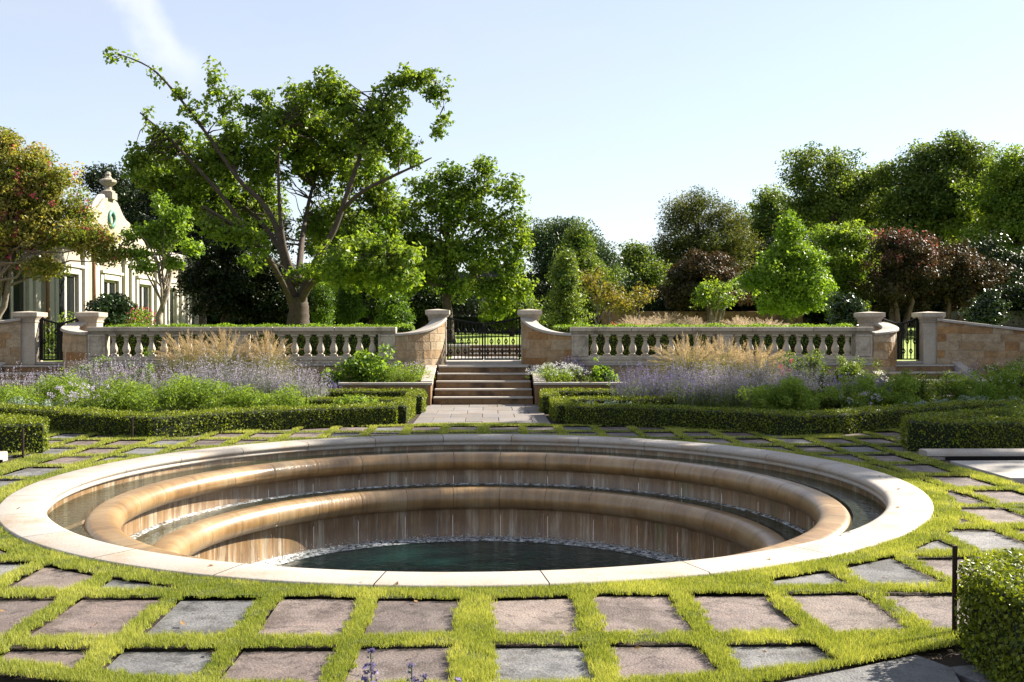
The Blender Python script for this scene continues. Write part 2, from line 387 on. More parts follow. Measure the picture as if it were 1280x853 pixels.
# ------------------------------------------------------------------ leaf scatter
def unit(v): return v / (np.linalg.norm(v, axis=-1, keepdims=True) + 1e-9)
def leaf_quads(C, size, out=None, wr=.55, jit=.35, upb=.35):
    n = len(C); C = np.asarray(C)
    nrm = R.normal(size=(n, 3)) * .75
    if out is not None: nrm += out * .7
    nrm[:, 2] += upb
    nrm = unit(nrm)
    u = unit(np.cross(nrm, R.normal(size=(n, 3)))); v = np.cross(nrm, u)
    L = (size * (1 + R.uniform(-jit*1.4, jit*1.4, n)))[:, None]; W = L * wr
    V = np.empty((n, 4, 3))
    V[:, 0] = C - u*L*.5; V[:, 1] = C - v*W*.5 - u*L*.05 + nrm*L*.06; V[:, 2] = C + u*L*.5; V[:, 3] = C + v*W*.5 - u*L*.05 + nrm*L*.06
    return V.reshape(-1, 3), np.arange(n*4).reshape(n, 4)
def leaves(name, C, size, mat, parent=None, out=None, wr=.55, base=None, **k):
    V, F = leaf_quads(C, size, out, wr, **k)
    r = np.clip(R.normal(.45, .24, len(C)) if base is None else base + R.normal(0, .18, len(C)), 0, 1)
    return bulk(name, V, F, mat, parent, r)
def in_ball(n):
    v = unit(R.normal(size=(n, 3))); return v * (R.random(n) ** (1/2.3))[:, None], v
def clump_points(blobs, nclump, per, cr, flat=.7, ex=.62):
    """blobs: ellipsoids (x,y,z,rx,ry,rz). Clumps sit towards the blob skins, leaves gather round clumps."""
    B = np.array(blobs, float); vol = (B[:, 3]*B[:, 5]*B[:, 4]) ** ex
    idx = R.choice(len(B), nclump, p=vol/vol.sum())
    d = unit(R.normal(size=(nclump, 3))); rr = (R.random(nclump) ** .42)[:, None]
    ph = R.uniform(0, 6, 3)
    lump = 1 + .20*np.sin(d[:, 0]*5+ph[0]+idx)*np.sin(d[:, 2]*6+ph[1]) + R.normal(0, .15, nclump)
    cc = B[idx, :3] + d * (rr*lump[:, None]) * B[idx, 3:6]
    s = cr * R.uniform(.4, 1.5, nclump)
    k = R.poisson(per * (s/cr)**2) + 3
    ci = np.repeat(np.arange(nclump), k)
    o, dirs = in_ball(len(ci)); o[:, 2] *= flat
    return cc[ci] + o * s[ci][:, None], unit(dirs + d[ci]*.6), cc, ci

def limb(p0, p1, sag=.0, n=5, wob=.05):
    p0 = np.array(p0, float); p1 = np.array(p1, float); L = np.linalg.norm(p1-p0); pts = []
    for i in range(n+1):
        f = i/n; p = p0*(1-f) + p1*f; p = p + np.array([0, 0, sag*L*math.sin(PI*f)])
        if 0 < i < n: p = p + R.normal(size=3)*wob*L*.5
        pts.append(p)
    return pts

def make_tree(name, label, cat, px, d, blobs, trunk_r, lm, bark, nclump, per, cr, leaf, zbase=None, group=None,
              limbs=9, depth=.9, fork=.35, trunkpx=None, extra=None, wr=.55, flat=.7, stems=1, twig=1.0, crownlabel=None):
    """blobs in picture pixels (px,py,rx,ry[,depth offset]) at distance d; turned into ellipsoids of real size"""
    zb = terrain(px_x(px, d), d) if zbase is None else zbase
    bx_ = X(px, d)
    root = thing(name, label, cat, (bx_, d, zb), 0, group)
    k = d/FPX; E = []
    for b in blobs:
        off = b[4] if len(b) > 4 else 0
        dd = d + off; kk = dd/FPX
        E.append((X(b[0], dd) - bx_, off, Z(b[1], dd) - zb, b[2]*kk, max(b[2], b[3])*kk*depth, b[3]*kk))
    C, out, cc, ci = clump_points(E, nclump, per, cr, flat)
    keep = C[:, 2] > .05
    base = .45 + (R.random(nclump)[ci]-.5)*.75
    leaves('crown', C[keep], leaf, lm, root, out[keep], wr, base=base[keep])
    mb = MB(); zmin = min(e[2]-e[5] for e in E); zc = np.mean([e[2] for e in E]); top = max(e[2]+e[5]*.6 for e in E)
    A = np.array(E); wx = np.average(A[:, 0], weights=A[:, 3]); wy = np.average(A[:, 1], weights=A[:, 3])
    for s in range(stems):
        a = 2*PI*s/stems + .4; sp = 0 if stems == 1 else trunk_r*1.6
        b0 = np.array([sp*math.cos(a), sp*math.sin(a), -.1])
        tip = np.array([wx*.8 + (0 if stems == 1 else math.cos(a)*A[:, 3].max()*.5), wy*.8+(0 if stems == 1 else math.sin(a)*A[:, 3].max()*.4), zc + (top-zc)*.4])
        path = [b0, b0 + np.array([0, 0, .35])] + limb(b0 + (tip-b0)*.15, tip, 0, 5, .06)[1:]
        rad = [trunk_r*1.35, trunk_r*1.05] + [trunk_r*(1 - .78*i/5) for i in range(1, 6)]
        mb.tube(path, rad, 9)
        sel = R.choice(len(cc), min(len(cc), max(1, int(limbs/stems))), replace=False)
        for j in sel:
            f = R.uniform(fork, .9); q = b0*(1-f) + tip*f
            mb.tube(limb(q, cc[j], R.uniform(-.02, .08), 5, .07), [trunk_r*.42*(1-f*.5)*(1-.8*i/5)*twig for i in range(6)], 6)
    mb.build('trunk', bark, root, smooth=True)
    if extra:
        for (nm, mat, n, sz, yb) in extra:   # blossom tips on the crown's skin
            B = A; idx = R.choice(len(B), n, p=(B[:, 3]*B[:, 5])/(B[:, 3]*B[:, 5]).sum())
            dd_ = unit(R.normal(size=(n, 3)) + np.array([0, -.2, yb]))
            c0 = B[idx, :3] + dd_*B[idx, 3:6]*R.uniform(.85, 1.08, (n, 1))
            ci2 = np.repeat(np.arange(n), 16)
            pts = c0[ci2] + R.normal(size=(n*16, 3))*sz*np.array([1, 1, 1.5])
            leaves(nm, pts, sz*.9, mat, root, None, .8)
    return root
def px_x(px, d): return X(px, d)

# ------------------------------------------------------------------ terrain
TZ = .90
def terrain(x, y):
    if y < 26.2: return 0.0
    if y < 32: return TZ
    return TZ + .02 + min(1.0, (y-32)/30.0)*.95

def structure(o): return tag(o, kind='structure')

mb = MB()    # one sheet for the lowest ground to the horizon, with the fountain's pit cut out
ring = [(PC[0] + 4.7*math.cos(a), PC[1] + 4.7*math.sin(a), -.06) for a in np.linspace(0, 2*PI, 97)[:-1]]
outer = [(PC[0] + 1500*math.cos(a), PC[1] + 1500*math.sin(a), -.06) for a in np.linspace(0, 2*PI, 97)[:-1]]
mb.add(ring + outer, [(i, 96+i, 96+(i+1) % 96, (i+1) % 96) for i in range(96)])
structure(mb.build('ground', M['soil']))
# upper terrace: ground and lawn rising behind the balustrade
nx, ny = 60, 40
xs = np.concatenate([np.linspace(-400, -42, 8), np.linspace(-40, 40, 45), np.linspace(42, 400, 7)])
ys = np.concatenate([[26.0, 27, 29, 31.98, 32.02], np.linspace(34, 62, 15), np.linspace(70, 900, 20)])
V = []; F = []
for y in ys:
    for x in xs: V.append((x, y, terrain(x, y) + (0 if y < 33 else .06*math.sin(x*.7+y*.3))))
W = len(xs)
for j in range(len(ys)-1):
    for i in range(W-1): F.append((j*W+i, j*W+i+1, (j+1)*W+i+1, (j+1)*W+i))
o = bulk('terrain', V, F, M['lawn'], None, smooth=False); structure(o)

# ------------------------------------------------------------------ flagstones and grass grid
ROW0, ROWP, ROWL = 4.65, 1.04, .86
COLP, COLW, CGAP = .635, .525, .10
def in_domain(x, y):
    """round court plus the two diagonal ways between the hedges"""
    dx, dy = x - PC[0], y - PC[1]; r = np.hypot(dx, dy)
    disc = (r < np.where(dy < -3, 6.84, 7.0)) & ~((np.abs(dx) > 6.0) & (np.abs(dy) < 2.45))
    ax = np.abs(dx); s = ax*.844 + dy*.537; tt = -ax*.537 + dy*.844    # along / across the diagonal
    # lines: passes (5.5,4.75) and (6.1,2.6)
    t_hi = -5.5*.537 + 4.75*.844; t_lo = -6.1*.537 + 2.6*.844
    diag = ~((ax > 6.0) & (dy < 2.3)) & (s > 5) & (s < 10.5) & (tt < t_hi + .1) & (tt > t_lo - .1)
    side = (ax > 5.5) & (ax < 6.05) & (np.abs(dy) < 2.6)
    return disc | diag | side
stones = []
def clip_half(poly, n, dist):
    res = []
    for i in range(len(poly)):
        a, b = np.array(poly[i]), np.array(poly[(i+1) % len(poly)])
        da, db = a.dot(n) - dist, b.dot(n) - dist
        if da >= 0: res.append(tuple(a))
        if (da >= 0) != (db >= 0): res.append(tuple(a + (b-a)*da/(da-db)))
    return res
def area(p): return abs(sum(p[i][0]*p[(i+1) % len(p)][1] - p[(i+1) % len(p)][0]*p[i][1] for i in range(len(p))))/2
GR = {}
for row in range(15):
    for ci in range(-16, 16):
        y0 = ROW0 + row*ROWP; y1 = y0 + ROWL
        if ci >= 0: x0 = CGAP*.5 + .09 + ci*COLP; x1 = x0 + COLW
        else: x1 = -(CGAP*.5) + (ci+1)*COLP; x0 = x1 - COLW
        j = R.uniform(-.018, .018, 8)
        poly = [(x0+j[0], y0+j[1]), (x1+j[2], y0+j[3]), (x1+j[4], y1+j[5]), (x0+j[6], y1+j[7])]
        cx, cy = (x0+x1)/2, (y0+y1)/2
        if not in_domain(np.array(cx), np.array(cy)): continue
        v = np.array([cx, cy]) - PC; r = np.linalg.norm(v); n = v/r
        loc = [tuple(np.array(p) - PC) for p in poly]
        if r < 6.4: loc = clip_half(loc, n, 5.08)
        if len(loc) >= 3 and r > 5.9 and not (abs(math.degrees(math.atan2(v[1], abs(v[0]))) - 30) < 14) and cy < 16: loc = clip_half(loc, -n, -6.68)
        if len(loc) >= 3 and abs(v[0]) > 5.9 and abs(v[1]) < 2.4: continue
        if len(loc) < 3 or area(loc) < .045: continue
        stones.append((row, ci, [tuple(np.array(p) + PC) for p in loc]))
words = ['first', 'second', 'third', 'fourth', 'fifth', 'sixth', 'seventh', 'eighth', 'ninth', 'tenth', 'eleventh', 'twelfth', 'thirteenth', 'fourteenth', 'fifteenth', 'sixteenth']
tonew = ['mauve brown', 'blue grey', 'pinkish tan']
greyset = {(1, -3), (0, -9), (2, 3), (3, 5), (2, -4), (0, 2), (3, 6)}
for (row, ci, poly) in stones:
    tone = 1 if (row, ci) in greyset else int(R.choice([0, 0, 0, 2, 2, 1] if row < 6 else [0, 0, 1, 2]))
    if row == 1 and tone == 1 and (row, ci) not in greyset: tone = 0
    c = np.mean(poly, axis=0); mb = MB(); n = len(poly); z = R.uniform(-.006, .004)
    # slab with a softened arris
    inn = [tuple(c + (np.array(p)-c)*.975) for p in poly]
    vs = [(p[0]-c[0], p[1]-c[1], -.05) for p in poly] + [(p[0]-c[0], p[1]-c[1], z-.008) for p in poly] + [(p[0]-c[0], p[1]-c[1], z) for p in inn]
    fs = [tuple(range(2*n, 3*n))]
    for i in range(n):
        k = (i+1) % n; fs += [(i, k, n+k, n+i), (n+i, n+k, 2*n+k, 2*n+i)]
    mb.add(vs, fs, R.random())
    o = mb.build('flagstone', M['flag%d' % tone], None, loc=(c[0], c[1], 0))
    side = 'right' if ci >= 0 else 'left'; k = ci if ci >= 0 else -ci-1
    tag(o, '%s flagstone, %s row from the camera, %s %s of the centre strip' % (tonew[tone], words[row], words[k], side), 'flagstone', 'flagstones set in the grass grid')

# rasterised stone mask for grass
gx0, gx1, gy0, gy1, gs = -10.5, 10.5, 4.2, 19.6, .02
NX, NY = int((gx1-gx0)/gs), int((gy1-gy0)/gs)
mask = np.zeros((NY, NX), bool)
XX, YY = np.meshgrid(gx0 + (np.arange(NX)+.5)*gs, gy0 + (np.arange(NY)+.5)*gs)
mask = in_domain(XX, YY) & (np.hypot(XX-PC[0], YY-PC[1]) > 4.86)
for (_, _, poly) in stones:
    xs_ = [p[0] for p in poly]; ys_ = [p[1] for p in poly]
    i0, i1 = max(0, int((min(xs_)-gx0)/gs)-1), int((max(xs_)-gx0)/gs)+2; j0, j1 = max(0, int((min(ys_)-gy0)/gs)-1), int((max(ys_)-gy0)/gs)+2
    sx, sy = XX[j0:j1, i0:i1], YY[j0:j1, i0:i1]; ins = np.ones(sx.shape, bool)
    wob = .012*np.sin(sx*37+sy*9)+.012*np.sin(sy*41-sx*7)+.008*np.sin(sx*93+sy*71)
    for k in range(len(poly)):
        a, b = poly[k], poly[(k+1) % len(poly)]; L = math.hypot(b[0]-a[0], b[1]-a[1])
        ins &= ((b[0]-a[0])*(sy-a[1]) - (b[1]-a[1])*(sx-a[0]))/max(L, 1e-6) > .012 + wob
    mask[j0:j1, i0:i1] &= ~ins
# front right corner is paved, not grass
pave = (XX > 1.3) & (YY < 4.90 + .46*(XX-1.49))
mask &= ~(pave & (np.hypot(XX-PC[0], YY-PC[1]) > 6.2))
mask &= ~((np.abs(XX) > 1.18) & (YY > 17.6) & (np.abs(XX) < 3) & (np.hypot(XX-PC[0], YY-PC[1]) > 6.8))
# turf base sheet (low mounded sod under the blades)
st = 3
mz = mask[::st, ::st]; bx_ = XX[::st, ::st]; by_ = YY[::st, ::st]
near = mz.copy(); cell = mz[:-1, :-1] & mz[1:, :-1] & mz[:-1, 1:] & mz[1:, 1:]
zz = .022 + .008*np.sin(bx_*13+by_*5) * np.sin(by_*17-bx_*3)
V = np.stack([bx_, by_, zz], -1).reshape(-1, 3); w = bx_.shape[1]
jj, ii = np.nonzero(cell); q = jj*w+ii
F = np.stack([q, q+1, q+w+1, q+w], 1)
used = np.unique(F); remap = np.full(len(V), -1); remap[used] = np.arange(len(used))
o = bulk('turf', V[used], remap[F], M['grassbase'], None, np.full(len(F), .5), True); structure(o)
# a soil sheet just under the stones, so no gap shows
mb = MB(); seg = 96
ringi = [(PC[0] + 4.7*math.cos(a), PC[1] + 4.7*math.sin(a), -.025) for a in np.linspace(0, 2*PI, seg+1)[:-1]]
ringo = [(PC[0] + 11*math.cos(a), PC[1] + 11*math.sin(a), -.025) for a in np.linspace(0, 2*PI, seg+1)[:-1]]
mb.add(ringi+ringo, [(i, seg+i, seg+(i+1) % seg, (i+1) % seg) for i in range(seg)])
structure(mb.build('soil', M['soil']))

def blades(pts, h, w, lean=.5):
    n = len(pts); a = R.uniform(0, 2*PI, n); b = R.uniform(0, 2*PI, n)
    side = np.stack([np.cos(a), np.sin(a), np.zeros(n)], 1)*(w/2)[:, None]
    tip = pts + np.stack([np.cos(b)*h*lean*R.random(n), np.sin(b)*h*lean*R.random(n), h], 1)
    V = np.stack([pts-side, pts+side, tip], 1).reshape(-1, 3)
    return V, np.arange(n*3).reshape(n, 3)
jj, ii = np.nonzero(mask)
cx_, cy_ = XX[jj, ii], YY[jj, ii]
dist = np.hypot(cx_-CX, cy_)
dens = np.clip(52000*(5.2/dist)**2.0, 6000, 52000)*gs*gs
patch = .5 + .5*np.sin(cx_*2.3+1.3*np.sin(cy_*1.7))*np.sin(cy_*2.9+cx_)
pat2 = .5 + .5*np.sin(cx_*6.1+np.sin(cy_*3.7)*2)*np.sin(cy_*7.3+np.sin(cx_*4.1)*2)
dens *= (.75 + .3*patch) * np.where(pat2 > .88, .35, 1.0)
cnt = R.poisson(dens)
rep = np.repeat(np.arange(len(cx_)), cnt)
px_ = np.stack([cx_[rep] + R.uniform(-.5, .5, len(rep))*gs*1.4, cy_[rep] + R.uniform(-.5, .5, len(rep))*gs*1.4, np.full(len(rep), .008)], 1)
rr_ = np.hypot(px_[:, 0]-PC[0], px_[:, 1]-PC[1]); px_ = px_[rr_ > 4.85]; rep = rep[rr_ > 4.85]
dd = dist[rep]
h = R.uniform(.014, .036, len(px_)) * (.65 + .5*patch[rep] + .35*pat2[rep]); w = .0033*np.maximum(1, dd/6.0)*R.uniform(.8, 1.3, len(px_))
px_[:, 2] += .010
V, F = blades(px_, h, w, .75)
dry = (np.sin(px_[:, 0]*5.1+px_[:, 1]*2.2)*np.sin(px_[:, 1]*4.3-px_[:, 0]*1.9) > .55)
rv = np.clip(R.normal(.42, .28, len(px_)) + .35*(patch[rep]-.5) + .25*(pat2[rep]-.5) + dry*.25, 0, 1)
o = bulk('grass', V, F, M['grass'], None, rv); tag(o, 'bright green grass growing in strips between the flagstones', 'grass', kind='stuff')

n = 130; a = R.uniform(0, 2*PI, n); q = R.uniform(4.5, 6.8, n)
C = np.stack([PC[0]+q*np.cos(a), PC[1]+q*np.sin(a), np.where(q < 4.87, .05, .02)], 1)
V, F = leaf_quads(C, .035, None, .6, .5, 3.0)
M['litter'] = leafmat('dry_leaf', (.10,.05,.02), (.30,.19,.08), .1, .7, .2, (1,.9,.7))
o = bulk('fallen_leaves', V, F, M['litter'], None, R.random(n)); tag(o, 'small brown fallen leaves and clippings scattered on the flagstones and rim', 'leaf litter', kind='stuff')

# ------------------------------------------------------------------ fountain
DR = .06
def ringmesh(name, prof, mat, parent, nsec=36, gap=.001, sub=6, smooth=True, closed=True):
    """revolved profile in wedge-shaped stones with hairline joints; UV = arc length, height"""
    V = []; F = []; UV = []; rv = []
    m = len(prof); cum = [0]
    for i in range(1, m): cum.append(cum[-1] + math.hypot(prof[i][0]-prof[i-1][0], prof[i][1]-prof[i-1][1]))
    for s in range(nsec):
        a0 = 2*PI*s/nsec + gap; a1 = 2*PI*(s+1)/nsec - gap; b = len(V); q = R.random()
        for j in range(sub+1):
            a = a0 + (a1-a0)*j/sub
            for (r, z) in prof: V.append((PC[0] + (r+DR)*math.cos(a), PC[1] + (r+DR)*math.sin(a), z))
        for j in range(sub):
            A0 = a0 + (a1-a0)*j/sub; A1 = a0 + (a1-a0)*(j+1)/sub
            for i in range(m if closed else m-1):
                k = (i+1) % m
                F.append((b+j*m+i, b+(j+1)*m+i, b+(j+1)*m+k, b+j*m+k)); rv.append(q)
                ck = cum[k] if k else cum[-1]+.1
                UV += [(A0*4, cum[i]), (A1*4, cum[i]), (A1*4, ck), (A0*4, ck)]
        if closed and gap:
            pass
    o = bulk(name, V, F, mat, parent, rv, smooth)
    uv = o.data.uv_layers.new(name='UVMap'); uv.data.foreach_set('uv', np.array(UV, dtype=np.float32).ravel())
    return o
fo = thing('sunken_fountain', 'large round sunken fountain with pale stone rim and two tawny overflowing tiers', 'fountain', (0, 0, 0))
rimp = [(4.80,-.2),(4.80,.028),(4.792,.040),(4.78,.045),(4.44,.045),(4.415,.041),(4.385,.028),(4.372,.005),(4.375,-.02),(4.395,-.035),(4.40,-.05),(4.385,-.06),(4.385,-.085),(4.42,-.095),(4.45,-.12),(4.45,-.2)]
ringmesh('rim', rimp, M['coping'], fo, 26, .0009, 8)
ringmesh('trough_wall', [(4.42,-.095),(4.42,-.5),(4.03,-.5)], M['fwall'], fo, 26, .0004, 8, closed=False)
def arcprof(cx, cz, rx, rz, a0, a1, n=9):
    return [(cx + rx*math.cos(math.radians(a0+(a1-a0)*i/n)), cz + rz*math.sin(math.radians(a0+(a1-a0)*i/n))) for i in range(n+1)]
lip1 = [(4.05,-.5),(4.05,-.26)] + arcprof(3.94, -.24, .11, .10, 0, 75, 4) + arcprof(3.84, -.27, .145, .133, 75, 255, 12) + [(3.875,-.40),(3.90,-.42),(3.90,-.5)]
ringmesh('outer_lip', lip1, M['lip'], fo, 34, .0008, 6)
ringmesh('outer_wall', [(3.86,-.395),(3.86,-1.0),(3.48,-1.0)], M['fwall'], fo, 34, .0004, 6, closed=False)
lip2 = [(3.50,-1.0),(3.50,-.74)] + arcprof(3.39, -.71, .11, .115, 0, 75, 4) + arcprof(3.29, -.745, .145, .158, 75, 255, 12) + [(3.315,-.90),(3.34,-.92),(3.34,-1.0)]
ringmesh('inner_lip', lip2, M['lip'], fo, 30, .0008, 6)
ringmesh('basin_wall', [(3.30,-.895),(3.30,-2.0),(.01,-2.0)], M['fwall'], fo, 30, .0004, 6, closed=False)
ringmesh('falling_water', [(3.845,-.40),(3.835,-.62)], M['veil'], fo, 34, 0, 6, closed=False)
ringmesh('falling_water', [(3.285,-.90),(3.27,-1.31)], M['veil'], fo, 30, 0, 6, closed=False)
def foamring(r0, r1, z):
    mbv = ringmesh('foam', [(r0, z), ((r0+r1)/2, z+.018), (r1, z)], M['foam'], fo, 48, 0, 6, closed=False)
foamring(2.92, 3.27, -1.303); foamring(3.73, 3.84, -.612)
# splash droplets where the sheets land
th = R.uniform(0, 2*PI, 2600); rr_ = 3.30 - np.abs(R.normal(0, .10, 2600)); zz = -1.30 + np.abs(R.normal(0, .028, 2600))
C = np.stack([PC[0]+rr_*np.cos(th), PC[1]+rr_*np.sin(th), zz], 1)
leaves('splash', C, .018, M['white'], fo, None, .9)
def disc(name, r0, r1, z, mat):
    n = 128; V = []; F = []
    rs = [r0, (r0+r1)/2, r1] if r0 > 0 else [.001, r1*.5, r1]
    for r in rs:
        r += DR if r > .01 else 0
        for k in range(n): V.append((PC[0]+r*math.cos(2*PI*k/n), PC[1]+r*math.sin(2*PI*k/n), z))
    for i in range(2):
        for k in range(n): F.append((i*n+k, (i+1)*n+k, (i+1)*n+(k+1) % n, i*n+(k+1) % n))
    o = bulk(name, V, F, mat, None, None, True); structure(o)
disc('water', 4.055, 4.415, -.158, M['troughwater'])
disc('water', 3.505, 3.855, -.615, M['troughwater'])
disc('water', 0, 3.295, -1.312, M['deepwater'])

# ------------------------------------------------------------------ hedges
def hedge(pts, width, h, label, dens=2600, leaf=.028, z0=0, group='clipped boxwood hedges', mat='box', name='boxwood_hedge', rough=.02, cat='hedge'):
    pts = [np.array(p, float) for p in pts]; root_loc = np.array([pts[0][0], pts[0][1], z0])
    root = thing(name, label, cat, tuple(root_loc), 0, group)
    hw = width/2; core = MB()
    path = [(p[0]-root_loc[0], p[1]-root_loc[1], 0) for p in pts]
    i_ = .035
    core.sweep(path, [(-hw+i_, 0), (hw-i_, 0), (hw-i_, h-i_-.02), (hw-i_-.03, h-i_), (-hw+i_+.03, h-i_), (-hw+i_, h-i_-.02)][::-1])
    core.build('inner_twigs', M['core'], root)
    # leaves on the skin
    P = []; O = []
    m = len(pts); L = [np.linalg.norm(pts[i+1]-pts[i]) for i in range(m-1)]
    tot = sum(L); n = int(tot*(width+2*h)*dens)
    seg = R.choice(m-1, n, p=np.array(L)/tot); f = R.random(n)
    A = np.array(pts)
    T = [pts[min(i+1, m-1)] - pts[max(i-1, 0)] for i in range(m)]; T = unit(np.array(T)); Lf = np.stack([-T[:, 1], T[:, 0]], 1)
    base = A[seg]*(1-f[:, None]) + A[seg+1]*f[:, None]; lf = unit(Lf[seg]*(1-f[:, None]) + Lf[seg+1]*f[:, None])
    u = R.random(n)*(width+2*h)
    lat = np.where(u < h, -hw, np.where(u < h+width, u-h-hw, hw)); zz = np.where(u < h, u, np.where(u < h+width, h, u-h-width))
    ol = np.where(u < h, -1., np.where(u < h+width, 0., 1.)); oz = np.where((u >= h) & (u < h+width), 1., 0.)
    bump = rough*np.sin(base[:, 0]*5.3+zz*7)*np.sin(base[:, 1]*4.7+lat*6)
    off = R.normal(0, .014, n) + bump - .008 + (oz > 0)*np.abs(R.normal(0, .012, n))
    P = np.stack([base[:, 0]+lf[:, 0]*(lat+ol*off)-root_loc[0], base[:, 1]+lf[:, 1]*(lat+ol*off)-root_loc[1], zz+oz*off], 1)
    O = np.stack([lf[:, 0]*ol, lf[:, 1]*ol, oz], 1)
    # both end faces
    for e, sgn in ((0, -1), (m-1, 1)):
        k = int(width*h*dens*1.1); la = R.uniform(-hw, hw, k); zz2 = R.uniform(0, h, k); off2 = R.normal(0, .015, k)
        c = pts[e] - root_loc[:2]
        Pe = np.stack([c[0]+Lf[e][0]*la+T[e][0]*sgn*off2, c[1]+Lf[e][1]*la+T[e][1]*sgn*off2, zz2], 1)
        P = np.concatenate([P, Pe]); O = np.concatenate([O, np.tile([T[e][0]*sgn, T[e][1]*sgn, 0], (k, 1))])
    leaves('clipped_leaves', P, leaf, M[mat], root, O, .62, upb=.2)
    return root
def arc(r, a0, a1, n=14): return [(PC[0]+r*math.cos(math.radians(a0+(a1-a0)*i/n)), PC[1]+r*math.sin(math.radians(a0+(a1-a0)*i/n))) for i in range(n+1)]
def mir(p): return [(-x, y) for (x, y) in p]
HW = .5
bedR = [(1.50, 20.6), (1.52, 19.6), (1.62, 18.62)]
aR = [(1.62, 18.62)] + arc(7.22, 73, 43, 12) + [(5.75, 16.70)]
dR = [(5.75, 16.70), (7.2, 17.62), (8.9, 18.7), (10.5, 19.2), (13, 19.3)]
LW = 'left of the path'; RW = 'right of the path'
hedge(mir(aR), HW, .36, 'long clipped boxwood hedge curving behind the fountain, left of the paved path', 2800, .030)
hedge(aR, HW, .36, 'long clipped boxwood hedge curving behind the fountain, right of the paved path', 2800, .030)
hedge(mir(dR), HW, .36, 'boxwood hedge running off behind the left end of the curved hedge', 2300, .032)
hedge(dR, HW, .36, 'boxwood hedge running off behind the right end of the curved hedge', 2300, .032)
hedge(mir([(1.58, 18.9), (1.50, 20.6), (3.9, 20.75)]), .40, .34, 'narrow boxwood hedge edging the left side of the path and turning behind the bed', 2200, .032)
hedge([(1.58, 18.9), (1.50, 20.6), (3.9, 20.75)], .40, .34, 'narrow boxwood hedge edging the right side of the path and turning behind the bed', 2200, .032)
hedge(mir([(1.42, 21.1), (1.42, 22.75), (4.0, 22.75)]), .38, .38, 'boxwood hedge at the foot of the left planter beside the steps', 2200, .034)
hedge([(1.42, 21.1), (1.42, 22.75), (4.0, 22.75)], .38, .38, 'boxwood hedge at the foot of the right planter beside the steps', 2200, .034)
h2 = [(9.3, 16.75), (7.8, 15.8), (6.55, 14.85), (6.35, 14.45), (6.75, 14.3), (8.5, 14.3), (12, 14.3)]
hedge(mir(h2), HW, .44, 'bright boxwood hedge corner with a rusty stake at the left edge of the picture', 3400, .030)
hedge(h2, HW, .44, 'dark boxwood hedge turning back in a point above the stone channel on the right', 3000, .030)
hedge([(6.0, 5.40), (4.2, 5.34), (3.02, 5.32), (2.92, 5.24), (2.88, 4.9), (2.84, 4.0)], .56, .50, 'large close boxwood hedge in the bottom right corner with yellowish new leaves', 9000, .024, rough=.03)
def stake(x, y, h, label):
    mb = MB(); mb.box(-.013, .013, -.007, .007, 0, h); mb.box(-.007, .007, -.012, -.007, h*.12, h*.97)
    o = mb.build('metal_stake', M['rust'], None, loc=(x, y, 0), bevel=.002); tag(o, label, 'stake', 'metal edging stakes by the hedges')
stake(2.76, 5.64, .52, 'dark rusty metal stake in front of the close hedge at the bottom right')
stake(-6.07, 13.6, .42, 'rusty metal stake at the corner of the hedge at the left edge')
stake(-5.48, 16.05, .36, 'rusty metal stake where the curved hedge ends at the left')

# ------------------------------------------------------------------ side channels
def channel(s, lab):
    root = thing('stone_channel', lab, 'water channel', (s*6.1, 12.9, 0))
    f = lambda a, b: (min(s*a, s*b)-s*6.1, max(s*a, s*b)-s*6.1)
    mb = MB(); x0, x1 = f(6.05 if s > 0 else 6.36, 16)
    prof = [(y, z) for (y, z) in [(-.12,-.5),(-.12,.02),(-.15,.03)] + [(-.15+.07-.07*math.cos(a), .03+.07*math.sin(a)) for a in np.linspace(0, PI/2, 5)] + [(.13,.10),(.15,.08),(.15,-.5)]]
    mb.sweep([(x0, .75, 0), (x1, .75, 0)], prof[::-1]); mb.build('far_coping', M['coping'], root, bevel=.01)
    mb = MB(); x0, x1 = f(6.3, 16); mb.box(x0, x1, .10, .595, -.5, -.42); mb.box(x0, x1, .605, .627, -.5, .018); mb.build('channel_bed', M['iron'], root)
    mb = MB(); x0, x1 = f(6.12, 16)
    mb.box(x0, x1, -1.42, .10, -.5, .035); mb.build('near_coping', M['palepave'], root, bevel=.01)
    mb = MB(); mb.box(x0, x1, -3.2, -1.72, -.5, .035); mb.build('near_coping', M['palepave'], root, bevel=.01)
    mb = MB(); mb.box(x0, x1, .10, .60, -.42, -.2); mb.box(x0, x1, -1.72, -1.42, -.4, -.12); mb.build('channel_water', M['deepwater'], root)
channel(1, 'pale stone coping and dark sunken water channel in front of the right hedge')
channel(-1, 'end of the white stone channel coping below the hedge at the left edge')

# ------------------------------------------------------------------ path and steps
def slabs(name, x0, x1, y0, y1, nx, ny, mat, z=0.0, stag=True):
    mb = MB()
    for j in range(ny):
        off = (.5 if (j % 2 and stag) else 0)
        xs = [x0] + [x0 + (x1-x0)*(i+off)/nx for i in range(0 if off else 1, nx)] + [x1]
        for a, b in zip(xs[:-1], xs[1:]):
            mb.box(a+.006, b-.006, y0+(y1-y0)*j/ny+.006, y0+(y1-y0)*(j+1)/ny-.006, -.04, z+R.uniform(-.003, .003), R.random())
    o = mb.build(name, mat, bevel=.004); structure(o); return o
slabs('path', -1.28, 1.28, 18.25, 23.52, 4, 6, M['paving'])
